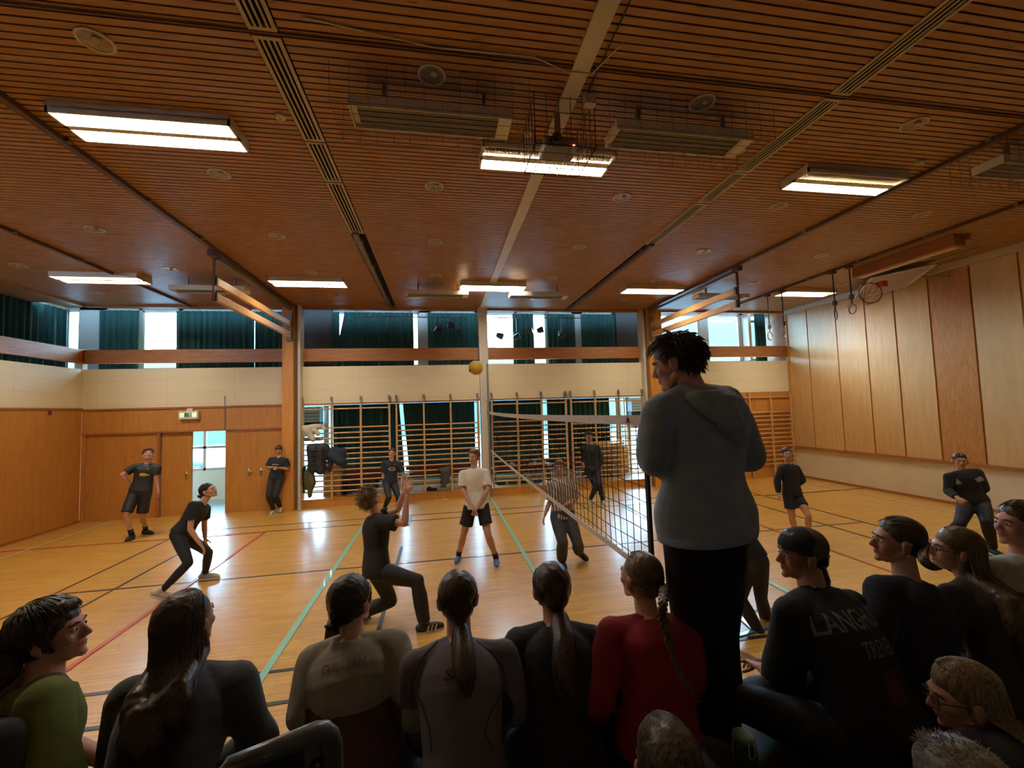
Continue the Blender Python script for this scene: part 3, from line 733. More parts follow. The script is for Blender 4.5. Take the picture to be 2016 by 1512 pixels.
# gym rings
M_strap = mat('strap', (.05, .035, .03), .8); M_ringw = mat('ring_wood', (.40, .33, .26), .4)
def ring(x, y, z, rot, label):
    t = thing('gym_ring', label, 'gym ring', (x, y, H), 'gym rings hanging from the ceiling rail')
    n = 22; P = []
    for k in range(n + 1):
        a = 2 * PI * k / n; P.append(V((x + .1 * math.cos(a) * math.cos(rot), y + .1 * math.cos(a) * math.sin(rot), z + .1 * math.sin(a))))
    MB().tube(P, .013, 8).build('ring', M_ringw, t, smooth=True)
    MB().bar((x, y, z + .09), (x, y, H - .03), .028, .008).build('strap', M_strap, t)
    MB().box(x - .03, x + .03, y - .03, y + .03, z + .2, z + .3).build('buckle', M_rail, t)
    MB().box(x - .05, x + .05, y - .05, y + .05, H - .1, H - .02).build('trolley', M_rail, t)
ring(8.5, 7.74, 4.17, .5, 'dark gym ring of the nearer pair, left one'); ring(8.5, 7.36, 4.20, 1.35, 'dark gym ring of the nearer pair, right one seen edge-on')
ring(8.5, 9.60, 4.02, .3, 'pale gym ring of the far pair, left one'); ring(8.5, 9.14, 4.01, .6, 'pale gym ring of the far pair, right one by the wall corner')

# folded basketball backboard
t = thing('basketball_backboard', 'white-framed basketball backboard folded up under the ceiling by the right wall', 'basketball hoop', (9.9, 7.8, 5.0))
A = [V((10.70, 9.22, 4.93)), V((10.70, 7.95, 4.90)), V((10.05, 6.9, 5.03)), V((9.75, 7.95, 5.06))]
f = MB()
for a, b in zip(A, A[1:] + A[:1]): f.cap(a, b, .025)
f.build('frame', M_white, t, smooth=True)
mb = MB(); o_ = V((0, 0, .012)); mb.add([p - o_ for p in A] + [p + o_ for p in A], [(0, 1, 2, 3), (7, 6, 5, 4), (0, 4, 5, 1), (1, 5, 6, 2), (2, 6, 7, 3), (3, 7, 4, 0)]); mb.build('board', mat('board_mesh', (.40, .30, .26), .5), t)
for a, b in (((9.8, 8.2, 5.0), (10.8, 9.5, 4.80)), ((10.4, 7.6, 5.0), (10.84, 7.2, 4.9)), ((9.9, 6.9, 5.04), (10.1, 6.2, 5.12))): MB().cap(a, b, .018).build('folding_arm', M_steel, t, smooth=True)
c_ = V((9.45, 7.75, 4.66)); R_ = .225; n = 26; P = [c_ + V((R_ * math.cos(a) * .94, -R_ * math.cos(a) * .34, R_ * math.sin(a))) for a in [2 * PI * k / n for k in range(n + 1)]]
MB().tube(P, .010, 8).build('rim', M_rail, t, smooth=True)
nb = MB()
for k in range(10):
    a = 2 * PI * k / 10; p = c_ + V((R_ * math.cos(a) * .94, -R_ * math.cos(a) * .34, R_ * math.sin(a)))
    q = c_ + V((.05 * math.cos(a + .5), .12, -.2 + .05 * math.sin(a))); nb.bar(p, q, .005)
nb.build('net', M_strap, t)
MB().box(9.62, 9.74, 7.6, 7.75, 4.78, 4.9).build('hinge', mat('red_hinge', (.5, .06, .04), .5), t)
t = thing('ceiling_casing', 'long beige casing under the ceiling beside the folded basketball backboard', 'casing', (8.95, 6.7, H))
MB().box(8.90, 9.16, 5.8, 7.65, 4.95, H).build('casing', M_beamY, t, bevel=.01); MB().box(8.98, 9.10, 5.85, 7.6, 4.94, 4.95).build('underside_strip', M_fix, t); MB().box(9.12, 9.2, 5.75, 7.7, 5.05, H).build('mounting_strip', M_beamY, t)

# exit sign
t = thing('exit_sign', 'small green and white running-man exit sign above the open door', 'exit sign', (-6.04, YW - .04, 2.45))
MB().box(-6.26, -5.83, YW - .09, YW, 2.33, 2.53).build('housing', M_fix, t, bevel=.008)
MB().box(-6.10, -5.97, YW - .05, YW, 2.53, 2.60).build('bracket', M_fix, t)
MB().box(-6.23, -5.86, YW - .094, YW - .09, 2.38, 2.49).build('sign_face', mat('sign_face', (.55, .62, .50), .4, emit=(.7, .85, .6), estr=.15), t)
b = MB()
b.box(-6.13, -5.97, YW - .097, YW - .094, 2.385, 2.485); o = b.build('green_field', mat('sign_green', (.02, .20, .09), .4), t)
b = MB(); yy = YW - .1
b.ell((-6.045, yy, 2.472), (.010, .003, .010), nu=8, nv=6); b.bar((-6.05, yy, 2.46), (-6.06, yy, 2.425), .016, .0026); b.bar((-6.06, yy, 2.425), (-6.085, yy, 2.40), .009, .0026); b.bar((-6.06, yy, 2.425), (-6.04, yy, 2.395), .009, .0026); b.bar((-6.05, yy, 2.455), (-6.075, yy, 2.44), .007, .0026); b.bar((-6.05, yy, 2.455), (-6.025, yy, 2.445), .007, .0026)
b.box(-6.02, -5.985, yy, yy + .003, 2.39, 2.48); b.bar((-6.20, yy, 2.435), (-6.16, yy, 2.435), .010, .0026); b.bar((-5.93, yy, 2.435), (-5.89, yy, 2.435), .010, .0026)
b.build('pictogram', mat('sign_white', (.8, .85, .75), .4), t)
o = MB().cap((-5.27, YW - .03, 2.03), (-5.27, YW - .03, 2.88), .009).build('door_rod', M_steel, smooth=True); tag(o, 'thin steel rod rising above the open door beside the exit sign', 'rod')
o = MB().box(XL, XL + .03, 10.72, 10.77, 2.52, 2.60).build('call_point', mat('dkred', (.2, .03, .02), .5)); tag(o, 'small dark red box high on the left wooden wall', 'call point')

# wall bars
def wallbars(ups, label, missing=(), zb=.30, y=YW - .0, hooks=True, close=False, topz=2.60):
    t = thing('wall_bars', label, 'wall bars', ((ups[0] + ups[-1]) / 2, y, .2), 'wall bars')
    for x in ups:
        u = MB().box(x - .022, x + .022, y - .085, y - .005, .2 if not close else .05, topz).build('upright', M_bar, t, bevel=.004)
    if hooks:
        h = MB()
        for x in ups: h.box(x - .012, x + .012, y - .05, y - .02, topz, topz + .15); h.box(x - .03, x + .02, y - .06, y - .03, topz + .09, topz + .2); h.cap((x + .02, y - .05, topz + .17), (x + .035, y - .05, topz + .02), .007)
        h.build('top_hook', M_steel, t)
    zs = [2.48] + [1.995 - .1345 * k for k in range(13)] if not close else [2.46, 2.0] + [1.88 - .133 * k for k in range(12)]
    for k, z in enumerate(zs):
        if k in missing: continue
        r = MB().cap((ups[0], y - .045, z), (ups[-1], y - .045, z), .019, n=10).build('rung', M_bar, t, smooth=True)
    return t
MB_top = struct(MB().box(-3.5, 1.08, YW - .02, YW + .02, 2.585, 2.63).build('trim_18', M_beam)); struct(MB().box(1.36, 5.9, YW - .02, YW + .02, 2.585, 2.63).build('trim_19', M_beam))
wallbars([-3.46, -2.75, -2.03, -1.31], 'wall bars section next to the left wooden column, hung with jackets')
wallbars([-1.13, -.42, .29, 1.02], 'wall bars section left of the white middle column', missing=(0,))
wallbars([1.41, 2.12, 2.81, 3.52], 'wall bars section right of the white middle column')
wallbars([3.67, 4.39, 5.12, 5.85], 'wall bars section next to the right wooden column')
wallbars([6.5, 7.9, 9.34, 10.08, 10.78], 'dense wall bars against the wooden wall at the far right', hooks=False, close=True, zb=.3, y=YW)

# ------------------------------------------------ volleyball net
M_net = mat('net_cord', (.02, .018, .016), .8); M_tape = mat('net_tape', (.62, .62, .64), .7, .06, 20); XN = 1.33; N0, N1 = 2.62, 11.42
t = thing('volleyball_net', 'volleyball net with white top and bottom bands stretched along the centre line', 'net', (XN, 7, 0))
def sag(y): u = (y - N0) / (N1 - N0); return -.05 * 4 * u * (1 - u) * .6
ys_ = np.linspace(N0, N1, 61)
def band(z0, h0, th=.004):
    vs = []; fs = []
    for y in ys_:
        zz = z0 + sag(y)
        for dx in (-th, th):
            for dz in (-h0 / 2, h0 / 2): vs.append((XN + dx, y, zz + dz))
    for i in range(len(ys_) - 1):
        a = i * 4
        for p, q in ((0, 1), (1, 3), (3, 2), (2, 0)): fs.append((a + p, a + q, a + 4 + q, a + 4 + p))
    fs += [(0, 1, 3, 2), ((len(ys_) - 1) * 4, (len(ys_) - 1) * 4 + 1, (len(ys_) - 1) * 4 + 3, (len(ys_) - 1) * 4 + 2)]
    return MB().add(vs, fs)
band(2.245, .07).build('top_band', M_tape, t); band(1.245, .045).build('bottom_band', M_tape, t)
w = MB()
for k in range(1, 10):
    z = 2.21 - k * .1
    for i in range(30):
        ya = N0 + (N1 - N0) * i / 30; yb = N0 + (N1 - N0) * (i + 1) / 30
        w.bar((XN, ya, z + sag(ya) * 1.2 + .008 * math.sin(i * 1.3 + k)), (XN, yb, z + sag(yb) * 1.2 + .008 * math.sin((i + 1) * 1.3 + k)), .0042)
n = int((N1 - N0) / .105)
for i in range(n + 1):
    y = N0 + .02 + i * .105
    w.bar((XN, y, 2.22 + sag(y)), (XN + .01 * math.sin(i * .9), y + .02 * math.sin(i * .5), 1.75 + sag(y)), .0042); w.bar((XN + .01 * math.sin(i * .9), y + .02 * math.sin(i * .5), 1.75 + sag(y)), (XN, y, 1.25 + sag(y)), .0042)
w.build('mesh', M_net, t)
MB().bar((XN, N0, 2.30), (XN, N0 - .02, 1.2), .035, .02).build('side_strap', M_net, t)
w = MB(); w.bar((XN, N1, 2.27), (XN - .05, YW - .15, 2.3), .008); w.bar((XN, N1, 1.25), (XN - .04, YW - .15, 1.27), .008); w.bar((XN, N0, 2.27), (XN + .06, 2.3, 2.22), .01); w.bar((XN, N0, 1.25), (XN + .06, 2.3, 1.2), .01); w.build('tension_rope', M_net, t)
# emblem near the end of the band
w = MB(); cy, cz, xx = 2.86, 2.243, XN - .006
for a, b in (((0, -.022), (.012, .022)), ((.012, .022), (.026, -.022)), ((-.012, .0), (.034, .0026)), ((-.01, -.02), (.0, .012)), ((.02, .0), (.038, -.02))):
    w.bar((xx, cy - a[0], cz + a[1]), (xx, cy - b[0], cz + b[1]), .005, .002, up=(1, 0, 0))
w.build('emblem', M_net, t)
t = thing('net_post', 'dark net post with a green cap standing by the stage, mostly hidden by the referee', 'net post', (XN + .08, 2.3, 0))
MB().cap((XN + .08, 2.3, .02), (XN + .08, 2.3, 2.30), .035).build('post', M_steel, t, smooth=True); MB().box(XN + .0, XN + .16, 2.22, 2.38, 0, .04).build('foot', M_steel, t)
MB().box(XN + .0, XN + .07, 2.36, 2.46, 2.12, 2.30).build('tensioner', mat('green_cap', (.02, .16, .10), .5), t)
t = thing('net_post', 'pale net post fixed in front of the white middle column', 'net post', (1.30, YW - .22, 0))
MB().cap((1.30, YW - .22, 0), (1.30, YW - .22, 3.58), .022).build('post', M_steel, t, smooth=True); MB().box(1.26, 1.34, YW - .26, YW - .12, 2.2, 2.3).build('bracket', M_steel, t)
# ball
t = thing('volleyball', 'yellow and dark blue volleyball in the air in front of the white middle column', 'ball', W(937, 724, 6.1))
c_ = W(937, 724, 6.1)
m_ = mat('ball_yellow', (.72, .50, .05), .45); m2 = mat('ball_dark', (.07, .05, .03), .45)
MB().ell(c_, (.105, .105, .105), nu=28, nv=18).build('ball', m_, t, smooth=True)
for k, (ax, a0) in enumerate((('x', 0), ('y', .8), ('z', 1.6))):
    P = []
    for q in range(15):
        a = a0 + q / 14 * 2.2; p = V((0, math.cos(a), math.sin(a)))
        if ax == 'y': p = V((math.cos(a), .3, math.sin(a))).normalized()
        if ax == 'z': p = V((math.cos(a), math.sin(a), -.5)).normalized()
        P.append(c_ + p * .083)
    MB().tube(P, [.004] + [.030] * 13 + [.004], 8).build('panel_stripe', m2, t, smooth=True)

# ------------------------------------------------ things behind and on the bars
M_wbox = mat('white_box', (.55, .60, .68), .5)
def wallunit(x0, x1, label):
    t = thing('wall_unit', label, 'wall unit', ((x0 + x1) / 2, YA - .2, 1.9), 'wall units in the alcoves')
    MB().box(x0, x1, YA - .45, YA - .1, 2.14, 2.56).build('casing', M_wbox, t, bevel=.01)
    b = MB()
    for k in range(4): b.box(x0 + .02, x1 - .02, YA - .456, YA - .45, 2.2 + k * .09, 2.212 + k * .09)
    b.build('slats', M_grey, t); MB().box(x0, x1, YA - .42, YA - .1, 1.93, 2.14).build('speaker', M_blk, t); MB().box(x0, x1, YA - .4, YA - .1, 1.62, 1.72).build('lower_shelf', M_maroon, t)
wallunit(-3.75, -3.30, 'white slatted unit over a black speaker behind the bars, by the left column'); wallunit(5.98, 6.45, 'white slatted unit over a black speaker behind the bars, by the right column')
def bench(x0, x1, label):
    t = thing('bench', label, 'bench', ((x0 + x1) / 2, YA - .5, .16), 'benches in the alcoves')
    MB().box(x0, x1, YA - .65, YA - .30, .56, .62).build('seat', M_maroon, t); MB().box(x0, x1, YA - .28, YA - .24, .66, .80).build('backrest', M_maroon, t)
    for x in (x0 + .1, (x0 + x1) / 2, x1 - .1): MB().box(x - .03, x + .03, YA - .62, YA - .33, .16, .56).build('leg', M_rail, t)
bench(-1.0, 1.0, 'long maroon bench in the alcove left of the middle column'); bench(1.45, 3.3, 'long maroon bench in the alcove right of the middle column, with clothes on it'); bench(3.5, 5.2, 'long maroon bench in the alcove near the right column'); bench(-2.6, -1.15, 'maroon bench in the alcove behind the jackets')
def blob(name, label, cat, pts, m, vox=.02, amp=.012, seed=1, sm=3, group=None):
    mb = MB()
    for a, b, r0, r1 in pts: mb.cap(a, b, r0, r1)
    me = remesh(mb, vox, sm, name); fold(me, amp, 26, seed)
    o = link(name, me, m, smooth=True); tag(o, label, cat, group); return o
M_cwhite = mat('cream_fleece', (.62, .56, .46), .9, .08, 12, .3, 150); M_puffer = mat('black_puffer', (.022, .024, .028), .6); M_navy = mat('navy_cloth', (.02, .028, .05), .8)
M_olive = mat('olive_cloth', (.10, .095, .03), .85); M_dgrey = mat('dark_grey_cloth', (.07, .065, .055), .85)
yb = YW - .10
blob('hooded_top', 'cream hooded top hung over the bars beside the left column', 'clothes', [((-3.40, yb, 2.02), (-3.02, yb - .02, 2.05), .075, .07), ((-3.32, yb - .02, 1.95), (-3.18, yb - .03, 1.72), .09, .06), ((-3.42, yb, 1.98), (-3.38, yb, 1.84), .06, .045), ((-3.0, yb, 2.06), (-2.90, yb, 1.98), .06, .05), ((-3.14, yb - .04, 1.95), (-3.06, yb - .04, 1.86), .07, .05)], M_cwhite, seed=2)
o = blob('puffer_jacket', 'black quilted puffer jacket hanging on the bars', 'jacket', [((-3.26, yb, 1.53), (-2.9, yb, 1.53), .09, .09), ((-3.22, yb - .02, 1.45), (-3.18, yb - .03, .98), .12, .11), ((-3.02, yb - .02, 1.48), (-3.0, yb - .03, .95), .13, .13), ((-2.85, yb, 1.48), (-2.76, yb, 1.1), .075, .06), ((-2.76, yb, 1.1), (-2.80, yb, .92), .06, .05)], M_puffer, seed=3, amp=.006)
q = MB()
for k in range(9): q.cap((-3.28, yb - .125, 1.44 - k * .055), (-2.94, yb - .145, 1.44 - k * .055), .014)
q.build('quilting', M_puffer, o, smooth=True, origin=(0, 0, 0))
blob('navy_jacket', 'navy blue jacket bunched on the bars right of the black puffer jacket', 'jacket', [((-2.68, yb, 1.42), (-2.45, yb, 1.40), .10, .08), ((-2.70, yb - .03, 1.3), (-2.5, yb - .05, 1.12), .12, .12), ((-2.5, yb, 1.35), (-2.42, yb, 1.05), .08, .07)], M_navy, seed=4, amp=.018)
blob('olive_trousers', 'olive green trousers hanging low on the bars beside the left column', 'trousers', [((-3.28, yb, .98), (-3.20, yb - .02, .62), .07, .09), ((-3.22, yb - .02, .62), (-3.27, yb, .30), .08, .05), ((-3.35, yb, .9), (-3.36, yb, .5), .06, .05)], M_olive, seed=5)
blob('brown_trousers', 'dark brown trousers hanging beside the olive trousers', 'trousers', [((-3.42, yb + .03, 1.02), (-3.42, yb + .03, .42), .05, .04)], mat('darkbrown', (.03, .02, .015), .9), seed=6)
blob('grey_jacket', 'dark grey jacket hanging on the low bars left of the boy in white', 'jacket', [((-.04, yb, .78), (.22, yb, .80), .06, .06), ((.06, yb - .02, .74), (.08, yb - .03, .38), .09, .07), ((.16, yb - .02, .74), (.14, yb - .02, .50), .08, .07)], M_dgrey, seed=7)
blob('sports_bag', 'dark sports bag lying on the alcove floor behind the navy jacket', 'bag', [((-2.45, YA - .45, .40), (-1.9, YA - .45, .42), .18, .17), ((-2.5, YA - .5, .28), (-1.85, YA - .5, .28), .12, .12)], M_navy, .025, seed=8)
blob('backpack', 'dark backpack standing behind the kerb left of the girl in the dark shirt', 'bag', [((-2.62, YA - .8, .26), (-2.60, YA - .8, .55), .13, .12)], M_blk, .025, seed=9)
for i, (x, z, c, l) in enumerate(((1.75, .67, (.02, .02, .025), 'black bag on the maroon bench nearest the middle column'), (2.05, .66, (.35, .31, .25), 'beige towel bundle on the maroon bench'), (2.4, .66, (.03, .03, .035), 'dark clothes heap in the middle of the maroon bench'), (2.75, .67, (.30, .38, .50), 'pale blue shirt heap at the right part of the maroon bench'), (3.05, .66, (.55, .55, .56), 'white shirt heap at the right end of the maroon bench'))):
    blob('clothes_heap', l, 'clothes', [((x - .10, YA - .48, z), (x + .10, YA - .48, z), .06, .05), ((x, YA - .5, z + .02), (x + .05, YA - .45, z + .04), .06, .05)], mat('heap%d' % i, c, .9), .02, seed=10 + i, group='clothes on the bench')
for i, (x, l) in enumerate(((1.6, 'black shoe under the bench nearest the middle column'), (1.95, 'dark shoe under the bench, second from the middle column'), (2.3, 'grey shoe under the middle of the bench'), (2.7, 'black shoe under the right part of the bench'), (-.35, 'black shoe on the kerb right of the girl in the dark shirt'))):
    blob('shoe', l, 'shoe', [((x, YA - .75 if x > 0 else YW + .12, .20 if x > 0 else .25), (x + .2, YA - .75 if x > 0 else YW + .12, .20 if x > 0 else .24), .045, .04), ((x, YA - .75 if x > 0 else YW + .12, .24 if x > 0 else .28), (x + .05, YA - .75 if x > 0 else YW + .12, .26 if x > 0 else .3), .04, .035)], [M_blk, M_dgrey][i % 2], .012, 0.0, group='shoes in the alcove')
o = MB().ell((-.93, YW + .25, .66), (.09, .07, .06)).build('water_basin', mat('pale_cyan', (.55, .75, .78), .3), smooth=True); tag(o, 'small pale round box in the alcove behind the girl in the dark shirt', 'box')
# stool and card box behind the jackets
t = thing('stool', 'small dark wooden stool behind the bars beside the left column', 'stool', (-2.95, YA - .6, .16))
MB().box(-3.12, -2.8, YA - .75, YA - .45, .56, .60).build('seat', M_rail, t)
for sx in (-3.09, -2.83):
    for sy in (-.72, -.48): MB().box(sx - .018, sx + .018, YA + sy - .018, YA + sy + .018, .16, .56).build('leg', M_rail, t)
t = thing('cardboard_box', 'brown cardboard box with a blue lid behind the black puffer jacket', 'box', (-2.85, YW + .45, .16))
MB().box(-3.05, -2.62, YW + .3, YW + .6, .62, 1.05).build('box', mat('cardboard', (.42, .24, .15), .8), t); MB().box(-3.07, -2.60, YW + .29, YW + .61, 1.05, 1.12).build('lid', mat('blue_lid', (.15, .35, .55), .5), t)
MB().box(-3.05, -2.62, YW + .3, YW + .6, .16, .62).build('lower_box', mat('cardboard', (.42, .24, .15), .8), t)
t = thing('cabinet', 'brown wooden cabinet in the alcove behind the man in black beyond the net', 'cabinet', (5.0, YA - .4, .16))
MB().box(4.55, 5.55, YA - .6, YA - .2, .16, 1.15).build('body', mat('cabinet_wood', (.20, .09, .03), .5), t); MB().box(4.5, 5.6, YA - .62, YA - .18, 1.15, 1.2).build('top', M_bar, t)
for x in (4.57, 5.07): MB().box(x, x + .46, YA - .615, YA - .6, .2, 1.12).build('door', mat('cabinet_wood', (.20, .09, .03), .5), t)
o = MB().tube([(.10, 11.42, .0), (.10, 11.42, .02), (.10, 11.42, .03)], [.07, .07, .03], 16).build('marker_disc', M_white, smooth=True); tag(o, 'white flat marker disc lying on the floor by the kerb', 'disc')

# ================================================================== PEOPLE
def unit(v): v = V(v); return v.normalized() if v.length > 1e-9 else V((0, 0, 1))
def fdir(deg): a = math.radians(deg); return V((-math.sin(a), math.cos(a), 0))      # 0 looks at the far wall, 180 at the camera, +90 to the left
def ik1(p, L, px, s=0):
    """end of a bone of length L from p whose picture position is px; s = -1 towards .. +1 away from the camera"""
    d = ray(*px); dn = d.normalized(); t = (p - CAM).dot(dn); P0 = CAM + dn * t; o = P0 - p; c = math.sqrt(max(0, L * L - o.length_squared))
    q = P0 + dn * c * s
    if (q - p).length > L * 1.03: q = p + (q - p).normalized() * L * 1.03
    if (q - p).length < L * .6: q = P0 + dn * c * .75 * (1 if s >= 0 else -1)
    return q
def ik2(a, b, l1, l2, pole):
    d = b - a; L = d.length
    if L > (l1 + l2) * .998: k = L / ((l1 + l2) * .998); l1 *= k; l2 *= k
    x = (l1 * l1 - l2 * l2 + L * L) / (2 * L); hgt = math.sqrt(max(0, l1 * l1 - x * x)); dn = d / L
    p = pole - dn * pole.dot(dn); p = p.normalized() if p.length > 1e-6 else V((0, 1, 0))
    return a + dn * x + p * hgt
def headmat(y, p, r):
    return (Matrix.Rotation(math.radians(y), 3, 'Z') @ Matrix.Rotation(math.radians(p), 3, 'X') @ Matrix.Rotation(math.radians(r), 3, 'Y'))
PROF = [(-.14, .085, .085), (-.06, .155, .105), (.04, .170, .118), (.18, .160, .108), (.36, .138, .098), (.55, .146, .108), (.70, .160, .116), (.80, .158, .110), (.88, .135, .095), (.94, .100, .078), (1.0, .062, .060)]
def rings(S, infl=0.0, t0=-.14, t1=1.0, wide=1.0, keep=False):
    out = []; ts = sorted(set([t0, t1] + [p[0] for p in PROF if t0 < p[0] < t1]))
    for t in ts:
        tq = max(.03 if keep else -.14, min(1.0, t))
        for (a, ra, da), (b, rb, db) in zip(PROF[:-1], PROF[1:]):
            if a <= tq <= b: break
        u = (tq - a) / (b - a); rx = ra + (rb - ra) * u; ry = da + (db - da) * u
        c, xa = S['spine'](t); dn = (S['spine'](t + .02)[0] - S['spine'](t - .02)[0]).normalized(); ya = dn.cross(xa).normalized(); xa = ya.cross(dn)
        k = S['k'] * S['build']
        out.append((c, xa, ya, rx * k * wide + infl, ry * k + infl))
    return out
def hand(mb, w, d, palm, k, curl=.35, side=1):
    """palm, four fingers and a thumb from wrist w along d; palm = direction the palm faces"""
    d = unit(d); n = unit(palm - d * palm.dot(d)); x = d.cross(n) * side    # x towards the thumb
    for i, o in enumerate((-.027, -.009, .009, .027)): mb.cap(w + x * o * .6 * k, w + d * .085 * k + x * o * k, .0135 * k, .0115 * k, 8)
    for i, (o, L) in enumerate(((.033, .072), (.011, .08), (-.011, .075), (-.033, .06))):
        p = w + d * .085 * k + x * o * k; dd = (d + x * o * 4.0).normalized(); a = curl * (1 + .15 * i)
        for j, f in enumerate((.45, .32, .23)):
            dd = (dd * math.cos(a) + n * math.sin(a)).normalized(); q = p + dd * L * f * k
            mb.cap(p, q, (.0092 - .0008 * j) * k, (.0085 - .0008 * j) * k, 8); p = q; n2 = n
    p = w + x * .024 * k + d * .02 * k; dd = (d * .75 + x * .75 + n * .25).normalized()
    for j, L in enumerate((.038, .032, .026)):
        q = p + dd * L * k; mb.cap(p, q, (.012 - .001 * j) * k, (.011 - .001 * j) * k, 8); p = q; dd = (dd + d * .35 + n * .15).normalized()
def headmesh(mb, c, M, k, jaw=1.0):
    P = lambda x, y, z: c + M @ (V((x, y, z)) * k)
    e = lambda p, r, m=None: mb.ell(P(*p), (r[0] * k, r[1] * k, r[2] * k), M if m is None else M @ m, 22, 14)
    e((0, -.014, .03), (.0745, .092, .086)); e((0, .030, .005), (.064, .056, .080)); e((0, .036, -.045), (.054 * jaw, .048, .052)); e((0, .052, -.078), (.036 * jaw, .034, .028))
    e((0, .076, -.094), (.019, .016, .015)); e((0, .074, .026), (.048, .016, .012)); e((.036, .056, -.022), (.024, .025, .024)); e((-.036, .056, -.022), (.024, .025, .024))
    for s in (-1, 1):
        mb.cap(P(s * .050, -.005, -.05), P(s * .026, .05, -.086), .020 * k, .018 * k, 8)
        e((s * .082, -.006, -.008), (.0105, .020, .033), Matrix.Rotation(math.radians(s * -18), 3, 'Z')); e((s * .079, -.004, -.032), (.009, .012, .013))
        mb.cap(P(s * .088, -.022, .014), P(s * .085, -.018, -.026), .007 * k, .005 * k, 6)
    mb.cap(P(0, .083, .014), P(0, .105, -.026), .0080 * k, .0112 * k, 8); mb.cap(P(-.010, .095, -.031), P(.010, .095, -.031), .0098 * k, .0098 * k, 8)
    mb.cap(P(-.015, .079, -.053), P(.015, .079, -.053), .009 * k, .009 * k, 8); mb.cap(P(-.013, .079, -.064), P(.013, .079, -.064), .009 * k, .009 * k, 8)
M_lip = mat('lips', (.36, .11, .09), .45); M_eye = mat('eye_white', (.62, .58, .54), .25); M_iris = mat('iris', (.05, .035, .025), .2); M_brow = mat('eyebrow', (.10, .06, .035), .8)
def skinm(name, c): return mat('skin_' + name, c, .5, .045, 9, .08, 120)
SK_L = skinm('light', (.56, .30, .21)); SK_P = skinm('pink', (.60, .30, .23)); SK_T = skinm('tan', (.42, .21, .14))
def strandset(paths, r, name, m, parent, seed=0, base=None):
    mb = base or MB()
    for P in paths:
        n = len(P); mb.tube(P, [r * (.5 + .7 * math.sin(PI * min(1, (i + .35) / n)) if i < n - 1 else .15) for i in range(n)], 4)
    return mb.build(name, m, parent, smooth=True)
def E_(d, g=0.0): return V((0, -.016, .030)) + V((d.x * (.079 + g), d.y * (.097 + g), d.z * (.092 + g)))
def slerp(a, b, t):
    a = a.normalized(); b = b.normalized(); w = math.acos(max(-1, min(1, a.dot(b))))
    if w < 1e-4: return a
    return (a * math.sin((1 - t) * w) + b * math.sin(t * w)) / math.sin(w)
def clearof(S, p, g=.009):
    if 'shirt' not in S: return p
    if 'bv' not in S:
        t_ = S['shirt']; o0 = V(t_['_o']); S['bv'] = BVHTree.FromPolygons([v.co + o0 for v in t_.data.vertices], [tuple(q.vertices) for q in t_.data.polygons])
    f = S['fwd']; a = S['bv'].ray_cast(p - f * .6, f, 1.2)
    if a[0] is None: return p
    return p + f * min(0, (a[0] - p).dot(f) - g)
